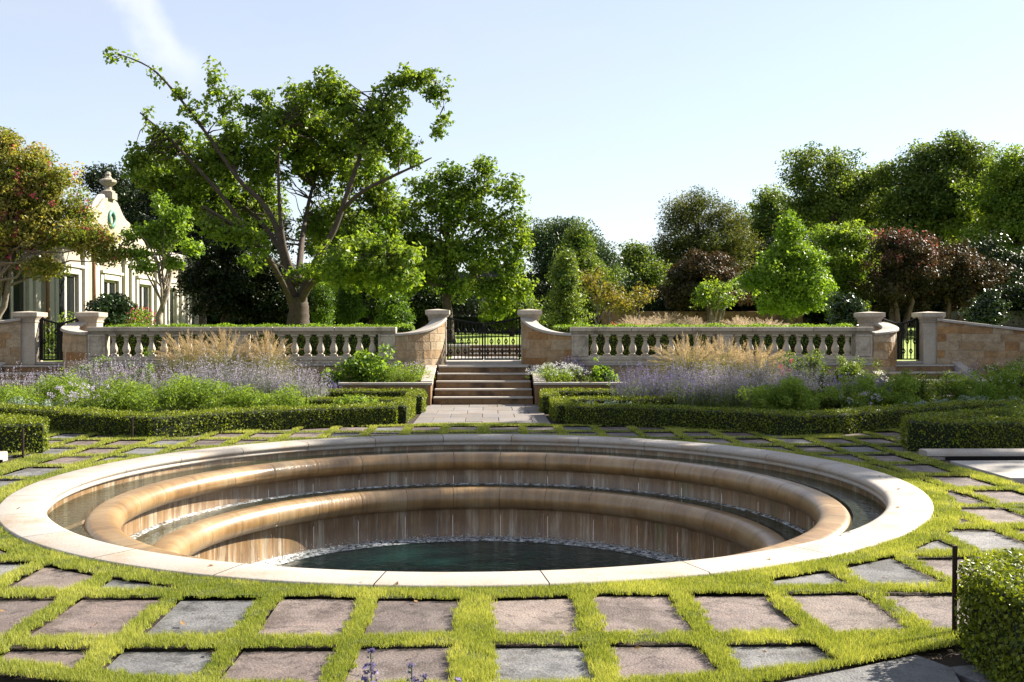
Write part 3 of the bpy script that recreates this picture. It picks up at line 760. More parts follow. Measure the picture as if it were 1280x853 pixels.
# broken slabs at the bottom right
mb = MB()
def polyslab(pts, z, r):
    n = len(pts); mb.add([(x, y, -.04) for x, y in pts] + [(x, y, z) for x, y in pts], [tuple(range(n, 2*n))] + [(i, (i+1) % n, n+(i+1) % n, n+i) for i in range(n)], r)
polyslab([(1.54,4.90),(1.78,4.84),(2.44,4.88),(2.50,5.10),(2.40,5.31),(2.02,5.12)], .012, .1)
polyslab([(.95,4.0),(1.3,4.0),(1.45,4.84),(1.28,4.86),(1.02,4.80)], .010, .8)
polyslab([(1.34,4.0),(2.6,4.0),(2.5,4.86),(1.76,4.80),(1.47,4.84)], .008, .5)
polyslab([(2.46,5.12),(2.56,4.88),(2.66,4.0),(4.2,3.6),(3.3,4.7),(2.75,5.2)], .006, .3)
structure(mb.build('pavement', M['flag1'], bevel=.006))

st = thing('stone_steps', 'five wide brown stone steps rising to the central iron gate', 'steps', (0, 23.5, 0))
for i in range(5):
    y0 = i*.37; z0 = i*.168
    mb = MB()
    hw = 1.16 - .012*i
    for a, b in ((-hw, -hw*.3), (-hw*.3, hw*.35), (hw*.35, hw)) if i % 2 else ((-hw, -.02), (-.02, hw)):
        mb.box(a+.002, b-.002, y0, y0+.6, z0, z0+.128, R.random())
    s_ = mb.build('step', M['riser'], st, bevel=.006)
    mb = MB(); mb.box(-hw-.0, hw+.0, y0-.025, y0+.43, z0+.128, z0+.168); mb.build('tread', M['tread'], s_, bevel=.012)
o = slabs('landing', -1.16, 1.16, 25.42, 26.15, 3, 1, M['tread'], 0); o.location.z = .845
slabs('landing', -1.0, 1.0, 26.45, 32, 2, 5, M['palepave'], 0).location.z = .915

# cheek planters beside the steps
def planter(s, lab):
    root = thing('stone_planter', lab, 'planter', (s*1.2, 23.2, 0))
    g = lambda a, b: (min(s*a, s*b)-s*1.2, max(s*a, s*b)-s*1.2)
    mb = MB(); x0, x1 = g(1.28, 3.3); mb.box(x0, x1, 0, .22, 0, .46); 
    x0, x1 = g(1.20, 1.42); yb = 2.15
    mb.hexa([(x0, -.001, 0), (x1, -.001, 0), (x1, yb, 0), (x0, yb, 0)], [(x0, -.001, .46), (x1, -.001, .46), (x1, yb, .80), (x0, yb, .80)])
    mb.build('wall', M['riser'], root, bevel=.006)
    mb = MB(); x0, x1 = g(1.16, 3.32); mb.box(x0, x1, -.03, .25, .462, .52)
    mb.build('coping', M['coping'], root, bevel=.012)
    mb = MB(); x0, x1 = g(1.17, 1.45)
    mb.hexa([(x0, .26, .50), (x1, .26, .50), (x1, yb+.02, .805), (x0, yb+.02, .805)], [(x0, .26, .545), (x1, .26, .545), (x1, yb+.02, .85), (x0, yb+.02, .85)])
    mb.build('side_coping', M['coping'], root, bevel=.012)
    mb = MB(); x0, x1 = g(1.42, 3.3); mb.box(x0, x1, .22, 2.0, 0, .44); mb.build('bed_soil', M['soil'], root)
planter(-1, 'low stone planter wall left of the central steps')
planter(1, 'low stone planter wall right of the central steps')

# ------------------------------------------------------------------ walls, piers, balustrades
def blockwall(path, z0, topf, th, course=.2, bl=(.3, .62)):
    """stones laid in courses along a plan path; topf(s) is the height at distance s"""
    mb = MB(); P = [np.array(p, float) for p in path]
    L = [0]
    for i in range(1, len(P)): L.append(L[-1] + np.linalg.norm(P[i]-P[i-1]))
    def at(s):
        s = min(max(s, 0), L[-1]); i = max(0, min(len(P)-2, int(np.searchsorted(L, s) - 1)))
        f = (s - L[i])/(L[i+1]-L[i]); p = P[i]*(1-f)+P[i+1]*f; t = (P[i+1]-P[i]); t = t/np.linalg.norm(t)
        return p, np.array([-t[1], t[0]])
    z = z0; k = 0
    while z < max(topf(0), topf(L[-1])):
        s = 0; first = True
        hh = course*random.uniform(.85, 1.15)
        while s < L[-1]-.01:
            w = random.uniform(*bl)*(.5 if first and k % 2 else 1); e = min(L[-1], s+w)
            if L[-1]-e < .12: e = L[-1]
            za, zb_ = min(z+hh-.008, topf(s)), min(z+hh-.008, topf(e))
            if max(za, zb_) > z+.01:
                r = random.random(); pr = random.uniform(-.006, .008)
                n = max(1, int((e-s)/.16))
                for q in range(n):
                    sa = s + (e-s)*q/n + (.005 if q == 0 else 0); sb = s + (e-s)*(q+1)/n - (.005 if q == n-1 else 0)
                    pa, na = at(sa); pb, nb = at(sb); o_ = th/2+pr
                    ta, tb = max(z+.002, min(z+hh-.008, topf(sa))), max(z+.002, min(z+hh-.008, topf(sb)))
                    A, B, C_, D = pa-na*o_, pb-nb*o_, pb+nb*o_, pa+na*o_
                    mb.hexa([(A[0],A[1],z),(B[0],B[1],z),(C_[0],C_[1],z),(D[0],D[1],z)], [(A[0],A[1],ta),(B[0],B[1],tb),(C_[0],C_[1],tb),(D[0],D[1],ta)], r)
            s = e; first = False
        z += hh; k += 1
    core = MB(); n = 14; pp = []
    for i in range(n):
        sa, sb = L[-1]*i/n, L[-1]*(i+1)/n; pa, na = at(sa); pb, nb = at(sb); o_ = th/2-.012
        A, B, C_, D = pa-na*o_, pb-nb*o_, pb+nb*o_, pa+na*o_
        core.hexa([(A[0],A[1],z0),(B[0],B[1],z0),(C_[0],C_[1],z0),(D[0],D[1],z0)], [(A[0],A[1],topf(sa)-.01),(B[0],B[1],topf(sb)-.01),(C_[0],C_[1],topf(sb)-.01),(D[0],D[1],topf(sa)-.01)])
    cp = MB(); m = 18; w = th/2+.05
    path3 = []
    for i in range(m+1):
        s = L[-1]*i/m; p, _ = at(s); path3.append((p[0], p[1], topf(s)))
    cp.sweep(path3, [(-w, 0), (w, 0), (w, .05), (w-.02, .07), (-w+.02, .07), (-w, .05)][::-1])
    return mb, core, cp

def pier(mbs, mbc, x, y, w, z0, z1, cap=True):
    """square pier: plinth, shaft, moulded cap"""
    h = w/2
    mbs.box(x-h, x+h, y-h, y+h, z0, z1-.26)
    e = 0
    for (o_, a, b) in ((.018, z1-.26, z1-.235), (.008, z1-.235, z1-.20), (.022, z1-.20, z1-.17), (.042, z1-.17, z1-.14), (.066, z1-.14, z1-.115), (.088, z1-.115, z1-.005)):
        mbc.box(x-h-o_, x+h+o_, y-h-o_, y+h+o_, a, b)
    mbc.add([(x-h-.08, y-h-.08, z1-.005), (x+h+.08, y-h-.08, z1-.005), (x+h+.08, y+h+.08, z1-.005), (x-h-.08, y+h+.08, z1-.005), (x, y, z1+.03)], [(0,1,4),(1,2,4),(2,3,4),(3,0,4)])
def gate_pier(x, y, lab, w=.44, z1=2.24):
    root = thing('gate_pier', lab, 'pier', (x, y, 0), 0, 'moulded stone gate piers')
    a, b = MB(), MB(); pier(a, b, 0, 0, w, .0, z1)
    a.build('shaft', M['lime'], root, bevel=.012); b.build('cap', M['lime'], root, bevel=.004)
GY = 26.25
gate_pier(-1.19, GY, 'square stone pier with moulded cap just left of the central gate')
gate_pier(1.19, GY, 'square stone pier with moulded cap just right of the central gate')
gate_pier(-10.12, GY+.1, 'stone pier behind the curled wall end, right side of the left side gate', .44, 2.18)
gate_pier(10.12, GY+.1, 'stone pier behind the curled wall end, left side of the right side gate', .44, 2.18)
gate_pier(-11.62, GY-.05, 'stone gate pier at the far left edge beside the iron side gate', .46, 2.18)
gate_pier(11.62, GY-.05, 'stone gate pier right of the right side gate, where the sloping wall begins', .46, 2.18)

def swoopwall(path, z0, zt, zb, lab, name='curved_wall', th=.30, pw=2.0):
    root = thing(name, lab, 'wall', (path[0][0], path[0][1], 0), 0, 'curved block walls sweeping down from the gate piers')
    pl = [(p[0]-path[0][0], p[1]-path[0][1]) for p in path]
    Lt = sum(math.dist(pl[i], pl[i+1]) for i in range(len(pl)-1))
    tf = lambda s: zb + (zt-zb)*(1-min(1, max(0, s/Lt)))**pw
    a, c, cp = blockwall(pl, z0, tf, th)
    a.build('blocks', M['block'], root, bevel=.006); c.build('mortar', M['lime'], root); cp.build('coping', M['coping'], root, bevel=.006)
# plan curves from gate pier (start) down to balustrade pier (end)
def qcurve(a, c, b, n=14): return [((1-t)**2*a[0]+2*t*(1-t)*c[0]+t*t*b[0], (1-t)**2*a[1]+2*t*(1-t)*c[1]+t*t*b[1]) for t in [i/n for i in range(n+1)]]
BY = 25.2
cw = qcurve((1.13, GY-.225), (1.40, BY+.08), (2.20, BY))
swoopwall(cw, 0.02, 1.98, 1.58, 'tan block wall curving down to the right from the central gate pier, in shade')
swoopwall(mir(cw), 0.02, 1.98, 1.58, 'sunlit tan block wall curving down to the left from the central gate pier')
ow = qcurve((10.30, GY+.05), (10.75, BY+.25), (9.68, BY-.02))
swoopwall(ow, 0.02, 1.90, 1.60, 'curled block wall end with white coping left of the right side gate', 'curled_wall', .32, 1.6)
swoopwall(mir(ow), 0.02, 1.90, 1.60, 'curled block wall end with white coping right of the left side gate', 'curled_wall', .32, 1.6)
ew = qcurve((11.78, GY-.18), (13.4, BY+.25), (16.6, BY-.6), 20)
swoopwall(ew, 0.02, 1.96, 1.42, 'long block wall sloping away to the right edge from the right side gate', 'sloping_wall', .32, 1.3)
swoopwall(mir(ew), 0.02, 1.96, 1.42, 'block wall sloping away at the left edge beyond the left gate pier', 'sloping_wall', .32, 1.3)

balprof = [(.085,0),(.085,.045),(.062,.06),(.055,.075),(.075,.095),(.092,.14),(.097,.175),(.090,.215),(.072,.265),(.052,.315),(.044,.36),(.042,.39),(.058,.40),(.058,.415),(.046,.425),(.046,.445),(.064,.462),(.070,.475),(.082,.482),(.082,.54)]
def baluster_mesh():
    mb = MB(); mb.box(-.088, .088, -.088, .088, 0, .042); mb.box(-.084, .084, -.084, .084, .492, .54)
    mb.lathe([(r, z) for (r, z) in balprof[1:-1]], 20)
    return mb
bal0 = None
def balustrade(s, lab):
    global bal0
    root = thing('balustrade', lab, 'balustrade', (s*5.9, BY, 0), 0, 'stone balustrades either side of the central gate')
    g = lambda a, b: (min(s*a, s*b)-s*5.9, max(s*a, s*b)-s*5.9)
    z1 = 1.80
    mb = MB()
    x0, x1 = g(2.16, 9.72)
    mb.box(x0, x1, -.10, .10, 1.615, 1.655); mb.box(x0, x1, -.14, .14, 1.655, 1.69)
    n = 5
    for i in range(n):
        mb.box(x0+(x1-x0)*i/n+.003, x0+(x1-x0)*(i+1)/n-.003, -.185, .185, 1.69, z1, R.random())
    mb.build('rail', M['limegrey'], root, bevel=.018)
    mb = MB(); mb.box(x0, x1, -.15, .15, .98, 1.075); mb.box(x0, x1, -.13, .13, .90, .98); mb.build('plinth', M['limegrey'], root, bevel=.012)
    mb = MB(); mb.box(x0+.02, x1-.02, -.22, .20, 0, .84); mb.build('base_wall', M['block'], root)
    mb = MB(); mb.box(x0, x1, -.26, .2, .842, .898); mb.build('base_coping', M['coping'], root, bevel=.01)
    for (a, b) in ((2.18, 2.60), (5.80, 6.20), (9.28, 9.70)):
        xa, xb = g(a, b); mb = MB(); mb.box(xa, xb, -.16, .16, 1.075, 1.614)
        p = .05   # raised panel frame
        mb.box(xa, xb, -.175, -.158, 1.076, 1.076+p); mb.box(xa, xb, -.175, -.158, 1.613-p, 1.613)
        mb.box(xa, xa+p, -.1752, -.158, 1.076+p, 1.613-p); mb.box(xb-p, xb, -.1752, -.158, 1.076+p, 1.613-p)
        mb.build('pier', M['limegrey'], root, bevel=.005)
    for (a, b, k) in ((2.60, 5.80, 10), (6.20, 9.28, 10)):
        for i in range(k):
            x = s*(a + (b-a)*(i+.5)/k) - s*5.9
            if bal0 is None:
                bal0 = baluster_mesh().build('baluster', M['limegrey'], root, smooth=False); bal0.data.polygons.foreach_set('use_smooth', [len(p.vertices) == 4 and i_ >= 12 for i_, p in enumerate(bal0.data.polygons)])
                o = bal0
            else: o = bal0.copy(); COL.objects.link(o); o.parent = root
            o.location = (x, 0, 1.075)
balustrade(-1, 'weathered stone balustrade between the left side gate and the central gate')
balustrade(1, 'weathered stone balustrade between the central gate and the right side gate')
# retaining wall closing the terrace behind
rw = thing('retaining_wall', 'low stone retaining wall carrying the terrace behind the balustrades', 'wall', (0, 26.1, 0))
mb = MB()
for (a, b) in ((-40, -11.9), (-9.9, -1.4), (1.4, 9.9), (11.9, 40)): mb.box(a, b, .2, .32, 0, .88)
for (a, b) in ((-11.9, -9.9), (-1.4, 1.4), (9.9, 11.9)): mb.box(a, b, -.28, .32, 0, .84)
mb.build('blocks', M['lime'], rw)
mb = MB()
for a in (-10.9, 0, 10.9): mb.box(a-.98, a+.98, -.1, .34, .842, .915)
mb.build('gate_sill', M['tread'], rw, bevel=.01)

# gates
def make_gate(x, y, W, lab, rows=3, z0=.945, zt=2.05, sag=.16, thick=.04):
    root = thing('iron_gate', lab, 'gate', (x, y, z0), 0, 'black wrought iron gates')
    H = zt - z0
    top = lambda u: H - sag*(1-(abs(u)/(W/2))**1.5)      # scooped towards the middle
    for s in (-1, 1):
        mb = MB(); x0, x1 = .012, W/2-.02
        T = thick
        mb.box(s*x0 if s > 0 else -x0-T, s*x0+T if s > 0 else -x0, -T*.6, T*.6, 0, top(.02)+.01)
        mb.box(min(s*x1, s*(x1-T)), max(s*x1, s*(x1-T)), -T*.6, T*.6, 0, top(x1)+.01)
        n = 10
        for zo, rr in ((0, .014),):
            pts = [(s*(x0 + (x1-x0)*i/n), 0, top(x0+(x1-x0)*i/n)+zo) for i in range(n+1)]
            mb.tube(pts, .028, 6)
        mb.box(min(s*x0, s*x1), max(s*x0, s*x1), -.012, .012, .0, .035)
        nb = max(3, int(round((x1-x0)/.098)))
        for i in range(1, nb):
            u = x0 + (x1-x0)*i/nb
            mb.box(s*u-.011, s*u+.011, -.011, .011, .02, top(u))
            lev = (.22, .72) if i % 2 else (.47,)
            for f in lev:
                zc = f*H*.93; d_, e = .042, .078
                for (p, q) in (((0, -e), (d_, 0)), ((d_, 0), (0, e)), ((0, e), (-d_, 0)), ((-d_, 0), (0, -e))):
                    mb.tube([(s*u+p[0], -.001, zc+p[1]), (s*u+q[0], -.001, zc+q[1])], .013, 5)
        lf = mb.build('gate_leaf', M['iron'], root)
        mb = MB()
        for zc in (.12, H*.8-.05): mb.tube([(s*(x1+.012), 0, zc-.03), (s*(x1+.012), 0, zc+.03)], .016, 8)
        mb.build('hinge', M['iron'], lf)
    for s in (-1, 1):
        mb = MB(); mb.box(s*(W/2+.012)-.014, s*(W/2+.012)+.014, -.03, .03, -.04, H+.03); mb.build('gate_post', M['iron'], root)
make_gate(0, GY, 1.94, 'black wrought iron double gate with diamond bars above the central steps')
make_gate(10.88, GY, 1.02, 'narrow black iron gate with scooped top on the right side of the garden', thick=.06)
make_gate(-10.88, GY, 1.02, 'narrow black iron gate with scooped top on the left side of the garden', thick=.06)
# side steps
def sidesteps(s, lab):
    root = thing('stone_steps', lab, 'steps', (s*10.95, 23.6, 0))
    for i in range(5):
        mb = MB(); y0 = .1+i*.44; z0 = i*.168; mb.box(-1.0, 1.0, y0, y0+.7 if i < 4 else 2.55, z0, z0+.128, R.random())
        s_ = mb.build('step', M['riser'], root, bevel=.006)
        mb = MB(); mb.box(-1.02, 1.02, y0-.025, y0+.47 if i < 4 else 2.56, z0+.128, z0+.168); mb.build('tread', M['tread'], s_, bevel=.012)
    for a in (-1.16, 1.16):
        mb = MB(); mb.hexa([(a-.12, 0, 0), (a+.12, 0, 0), (a+.12, 2.1, 0), (a-.12, 2.1, 0)], [(a-.12, 0, .3), (a+.12, 0, .3), (a+.12, 2.1, .92), (a-.12, 2.1, .92)])
        mb.build('cheek_wall', M['coping'], root, bevel=.01)
sidesteps(1, 'brown stone steps climbing to the right side gate')
sidesteps(-1, 'stone steps climbing to the left side gate behind the flower bed')

# ------------------------------------------------------------------ behind the central gate
tw = thing('terrace_steps', 'low stone wall and steps to the lawn seen through the central gate', 'steps', (0, 31.6, TZ))
a, c, cp = blockwall([(-6, 0), (-.45, 0)], 0, lambda s: .30, .4, .15, (.3, .7)); a.build('blocks', M['block'], tw); c.build('mortar', M['lime'], tw); cp.build('coping', M['coping'], tw)
for i in range(3):
    mb = MB(); mb.box(-.45, 6, -.9+i*.4, -.5+i*.4+.2, i*.12, i*.12+.09); s_ = mb.build('step', M['riser'], tw)
    mb = MB(); mb.box(-.45, 6, -.93+i*.4, -.5+i*.4+.2, i*.12+.09, i*.12+.12); mb.build('tread', M['coping'], s_)
pg = thing('garden_pavilion', 'shaded pavilion with pale columns beyond the lawn, seen above the central gate', 'pavilion', (X(605, 60), 60, terrain(0, 60)))
mb = MB(); mb.box(-4.6, 4.6, -.6, 4, 0, .35); mb.build('base', M['coping'], pg)
for i in range(5):
    mb = MB(); x = -4.1+i*2.05; mb.lathe([(.2, .35), (.2, .45), (.15, .5), (.13, 2.6), (.2, 2.7), (.2, 2.8)], 12, (x, 0, 0)); mb.build('column', M['building'], pg, smooth=True)
mb = MB(); mb.box(-4.7, 4.7, -.5, 4, 2.8, 3.2); mb.build('beam', M['slate'], pg)
mb = MB(); mb.box(-4.6, 4.6, 3.6, 4, .35, 2.8); mb.build('back_wall', M['rubble'], pg)
lg = hedge([(-6, 52), (6, 52)], .9, .9, 'dark clipped hedge across the far side of the lawn beyond the central gate', 320, .07, terrain(0, 52), mat='dark')
# rough stone boundary walls on the right, behind the trees
bw = thing('boundary_wall', 'rough grey stone boundary wall under the dark trees on the right', 'wall', (22, 46, terrain(0, 46)))
a, c, cp = blockwall([(-1.0, .3), (0, 0), (26, -3)], 0, lambda s: 1.15, .5, .28, (.3, .9)); a.build('blocks', M['rubble'], bw); c.build('mortar', M['rubble'], bw); cp.build('coping', M['rubble'], bw)
rp = MB(); rp.box(-5.0, 5.0, 0, .5, 0, 1.15); o = rp.build('garden_wall', M['riser'], None, loc=(X(880, 50), 50, terrain(0, 50)), bevel=.02)
tag(o, 'low reddish brown garden wall behind the pink grasses right of centre', 'wall')

# ------------------------------------------------------------------ flower borders and shrubs
def strips(P0, P1, P2, w, name, mat, parent, rv=None):
    n = len(P0); T = unit(P2-P0); s = unit(np.cross(T, R.normal(size=(n, 3))))*(w/2)[:, None]
    V = np.stack([P0-s, P0+s, P1+s*.8, P1-s*.8, P2+s*.15, P2-s*.15], 1).reshape(-1, 3); b = np.arange(n)[:, None]*6
    F = np.concatenate([b+np.array([0,1,2,3]), b+np.array([3,2,4,5])], 0)
    r = np.clip(R.normal(.45, .25, n), 0, 1) if rv is None else rv
    return bulk(name, V, F, mat, parent, np.concatenate([r, r]))
def sage(name, label, x, y, rx, ry, h, n, fl='lav', z=0, cat='flowering plant', group=None, fsz=.019, fnum=13, lean=.45, top=.5, green=.25, stemw=.006):
    root = thing(name, label, cat, (x, y, z), 0, group)
    a = R.uniform(0, 2*PI, n); q = np.sqrt(R.random(n)); bx, by = rx*q*np.cos(a), ry*q*np.sin(a)
    hh = h*R.uniform(.55, 1.18, n)*(1-.35*q**2)
    P0 = np.stack([bx*.7, by*.7, np.zeros(n)], 1)
    dv = np.stack([bx/rx*lean*.55 + R.normal(0, .13, n), by/rx*lean*.55 + R.normal(0, .13, n), np.ones(n)], 1)
    P2 = P0 + dv*hh[:, None]; P1 = P0 + dv*hh[:, None]*.5 - np.stack([dv[:, 0]*.1*hh, dv[:, 1]*.1*hh, np.zeros(n)], 1)
    strips(P0, P1, P2, np.full(n, stemw), 'stems', M['sagestem'], root)
    i = np.repeat(np.arange(n), fnum); f = R.uniform(1-top, 1, len(i))[:, None]
    C = P1[i]*(1-(f-.5)*2)*(f > .5) + P2[i]*((f-.5)*2)*(f > .5) + (P0[i]*(1-f*2) + P1[i]*f*2)*(f <= .5) + R.normal(0, .013, (len(i), 3))
    leaves('florets', C, fsz, M[fl], root, None, .8)
    m = int(n*10*green*4); i = R.choice(n, m); f = R.uniform(.02, .62, m)[:, None]
    C = P0[i]*(1-f) + P2[i]*f + R.normal(0, .03, (m, 3)); leaves('foliage', C, .04, M['bushl'], root, None, .3)
    return root
def bush(name, label, x, y, rx, ry, h, n, mat='bushl', z=0, leaf=.045, cat='shrub', group=None, fl=None, nf=0, fsz=.02, wr=.5, clumps=40, cr=.16, stems=True, top=.6, round_=True, fcl=0):
    root = thing(name, label, cat, (x, y, z), 0, group)
    E = [(0, 0, h*.48, rx, ry, h*.5)]
    if round_: E += [(R.uniform(-.4, .4)*rx, R.uniform(-.4, .4)*ry, h*R.uniform(.3, .65), rx*R.uniform(.45, .7), ry*.6, h*R.uniform(.25, .42)) for _ in range(5)]
    C, out, cc, ci = clump_points(E, clumps, n/clumps, cr, .8); k = C[:, 2] > .0
    base = .45 + (R.random(clumps)[ci]-.5)*.4
    leaves('foliage', C[k], leaf, M[mat], root, out[k], wr, base=base[k])
    mb = MB()
    for j in R.choice(len(cc), min(12, len(cc)), replace=False): mb.tube(limb((R.uniform(-.1, .1)*rx, R.uniform(-.1, .1)*ry, 0), cc[j], 0, 3, .05), [.012, .01, .007, .004], 5)
    mb.build('stems', M['bark'], root)
    if fl:
        d = unit(R.normal(size=(nf, 3)) + np.array([0, -.25, top])); d[:, 2] = np.abs(d[:, 2]); P = d*np.array([rx, ry, h*.5])*R.uniform(.9, 1.12, (nf, 1)) + np.array([0, 0, h*.5])
        i = np.repeat(np.arange(nf), max(1, fcl or 4)); leaves('blossoms', P[i] + R.normal(0, fsz*.9, (len(i), 3)), fsz, M[fl], root, None, .85)
    return root
def fgrass(name, label, x, y, r, h, n, z=0, plume='plume', np_=70, group=None, pw=.02):
    root = thing(name, label, 'ornamental grass', (x, y, z), 0, group)
    a = R.uniform(0, 2*PI, n); q = R.random(n)**.6; hh = h*R.uniform(.55, 1, n)*.85
    d = np.stack([np.cos(a), np.sin(a), np.zeros(n)], 1)
    P0 = d*(q*r*.25)[:, None]; P1 = P0 + d*(q*r*.4)[:, None] + np.stack([0*hh, 0*hh, hh*.75], 1); P2 = P0 + d*(q*r*1.15)[:, None] + np.stack([0*hh, 0*hh, hh*(1-.35*q**2)], 1)
    strips(P0, P1, P2, np.full(n, .009), 'blades', M['blade'], root)
    n = np_; a = R.uniform(0, 2*PI, n); q = R.random(n)**.7; hh = h*R.uniform(.8, 1.08, n)
    d = np.stack([np.cos(a), np.sin(a), np.zeros(n)], 1)
    P0 = d*(q*r*.2)[:, None]; P1 = P0 + d*(q*r*.35)[:, None] + np.stack([0*hh, 0*hh, hh*.72], 1); P2 = P0 + d*(q*r*1.0)[:, None] + np.stack([0*hh, 0*hh, hh*(1-.25*q**2)], 1)
    strips(P0, P1, P2, np.full(n, .006), 'stalks', M['blade'], root)
    i = np.repeat(np.arange(n), 60); f = R.random(len(i))**.8; fat = np.sin(np.clip(f*.9+.08, 0, 1)*PI)
    C = P1[i]*(1-f[:, None]) + P2[i]*f[:, None] + R.normal(0, 1, (len(i), 3))*(pw*fat)[:, None]
    ax = unit(P2-P1)[i] + R.normal(0, .35, (len(i), 3)); ax = unit(ax); s = unit(np.cross(ax, R.normal(size=(len(i), 3))))
    L = .035; V = np.stack([C-ax*L, C-s*.003, C+ax*L, C+s*.003], 1).reshape(-1, 3)
    bulk('plumes', V, np.arange(len(i)*4).reshape(-1, 4), M[plume], root, np.clip(R.normal(.5, .25, len(i)), 0, 1))
    return root
def at_(px, py, d): return X(px, d), d
# left border
gl = 'golden fountain grasses in front of the left balustrade'
for (px, d, r, h, n, w) in ((238, 23.6, .75, 1.62, 900, 'leftmost'), (285, 23.4, .8, 1.66, 1000, 'middle'), (335, 23.6, .7, 1.58, 800, 'rightmost')):
    fgrass('fountain_grass', 'golden plumed fountain grass before the left balustrade, %s of three' % w, X(px, d), d, r, h*1.04, n, group=gl, np_=95, pw=.024)
gr = 'fountain grasses in front of the right balustrade'
for (px, d, r, h, n, w) in ((862, 23.4, .85, 1.60, 1000, 'tallest, on the left of the group'), (905, 23.7, .8, 1.52, 900, 'in the middle of the group'), (948, 23.6, .75, 1.42, 800, 'lower, on the right of the group')):
    fgrass('fountain_grass', 'pale plumed fountain grass before the right balustrade, %s' % w, X(px, d), d, r, h, n, group=gr, np_=85, pw=.024)
sl = 'russian sage plants in the left border'
for (px, d, rx, h, n, w) in ((228, 21.8, .65, 1.12, 420, 'left end of the drift'), (275, 21.4, .75, 1.22, 560, 'left of the middle of the drift'), (325, 21.3, .75, 1.22, 560, 'right of the middle of the drift'), (375, 21.2, .7, 1.05, 480, 'right end of the drift')):
    sage('russian_sage', 'hazy lavender sage in the left border, %s' % w, X(px, d), d, rx, .6, h, n, 'lav', group=sl)
for (px, d, rx, h, n, w) in ((802, 21.2, .7, 1.02, 520, 'left end'), (850, 21.0, .75, 1.08, 600, 'left of the middle'), (900, 21.1, .75, 1.08, 600, 'centre'), (950, 21.0, .75, 1.06, 600, 'right of the middle'), (1000, 21.4, .75, 1.05, 520, 'right end')):
    sage('russian_sage', 'shaded violet blue sage in the right border, %s of the drift' % w, X(px, d), d, rx, .6, h, n, 'viol' if px < 860 else 'lav', group='sage plants in the right border')
for (px, d, rx, h, n, w) in ((20, 23.0, .8, .90, 130, 'at the left edge'), (70, 22.6, .8, .95, 170, 'below the left side gate'), (118, 22.4, .7, 1.08, 300, 'below the left end of the balustrade'), (165, 22.3, .7, 1.12, 300, 'beside the fountain grass')):
    sage('purple_salvia', 'pale purple salvia spikes in the left border %s' % w, X(px, d), d, rx, .5, h, n, 'lav', group='salvia in the left border', fsz=.02, fnum=12, top=.3, stemw=.008)
for (px, d, rx, ry, h, n, w) in ((25, 19.9, .95, .7, .72, 6500, 'fresh green rounded bush at the left edge of the border'), (80, 20.9, .85, .6, .80, 6500, 'small green bush left of the lilac flowers'), (165, 19.8, .8, .7, .78, 6000, 'feathery green bush right of the lilac flowers'), (232, 19.4, 1.0, .7, .86, 8500, 'large bright green feathery bush in the middle of the left border'),
                           (305, 19.7, .8, .6, .66, 5000, 'grey green bush under the lavender sage in the left border'), (365, 20.0, .6, .5, .60, 3500, 'green bush at the right end of the lavender sage')):
    bush('border_bush', w, X(px, d), d, rx, ry, h, int(n*.95), leaf=.06, wr=.3, group='leafy bushes in the left border', clumps=90, cr=.16)
for (px, d, w) in ((95, 19.9, 'left'), (122, 19.6, 'lower right')):
    bush('lilac_phlox', 'pale lilac flower heads in the left border, %s of two clumps' % w, X(px, d), d, .48, .4, .68, 1800, leaf=.035, fl='pale', nf=26, fsz=.024, fcl=22, group='lilac flowers in the left border')
bush('leafy_shrub', 'bright green large leaved shrub before the right end of the left balustrade', X(462, 24.0), 24.0, .62, .5, 1.38, 2600, 'lime_leaf', leaf=.085, wr=.75, clumps=60, cr=.2)
bush('leafy_shrub', 'lower yellow green shrub left of the large leaved shrub', X(420, 23.9), 23.9, .42, .4, 1.0, 1200, 'lime_leaf', leaf=.075, wr=.7, clumps=30, cr=.17)
bush('leafy_shrub', 'bright heart leaved shrub before the left end of the right balustrade', X(756, 23.6), 23.6, .42, .4, 1.16, 1500, 'lime_leaf', leaf=.085, wr=.8, clumps=36, cr=.17)
for (px, h) in ((112, 1.25), (133, 1.3), (172, 1.28), (188, 1.15)):
    bush('tall_perennial', 'upright leafy perennial against the left balustrade base', X(px, 24.2), 24.2, .2, .2, h, 420, 'lime_leaf', leaf=.06, clumps=14, cr=.11, group='leafy perennials at the foot of the left balustrade', round_=False)
# planters
bush('planter_flowers', 'green mound of small white flowers in the planter left of the steps', X(508, 23.9), 23.9, .72, .6, .52, 5200, 'bushl', z=.44, leaf=.03, fl='pale', nf=70, fsz=.016, fcl=5, clumps=80, cr=.12)
bush('planter_flowers', 'white flowered mound in the planter right of the steps', X(697, 23.8), 23.8, .72, .6, .50, 4200, 'bushl', z=.44, leaf=.03, fl='white', nf=220, fsz=.02, fcl=6, clumps=80, cr=.12)
sage('dark_salvia', 'dark violet flowers at the back of the planter right of the steps', X(712, 24.6), 24.6, .6, .25, .62, 160, 'viol', z=.44, fnum=18, top=.35)
sage('dark_salvia', 'small blue flowers between the leafy shrubs left of the steps', X(420, 23.0), 23.0, .25, .2, .55, 60, 'viol', fnum=20, top=.4, fsz=.025)
# low plants inside the clipped beds
for s, m_, lb in ((-1, 'bushl', 'low grey green plants inside the clipped bed left of the path'), (1, 'silver', 'silvery lambs ear inside the clipped bed right of the path')):
    bush('low_plant', lb, s*2.35, 19.6, .62, .4, .40 if s > 0 else .46, 2400, m_, leaf=.055, wr=.5, clumps=60, cr=.1, cat='low plant')
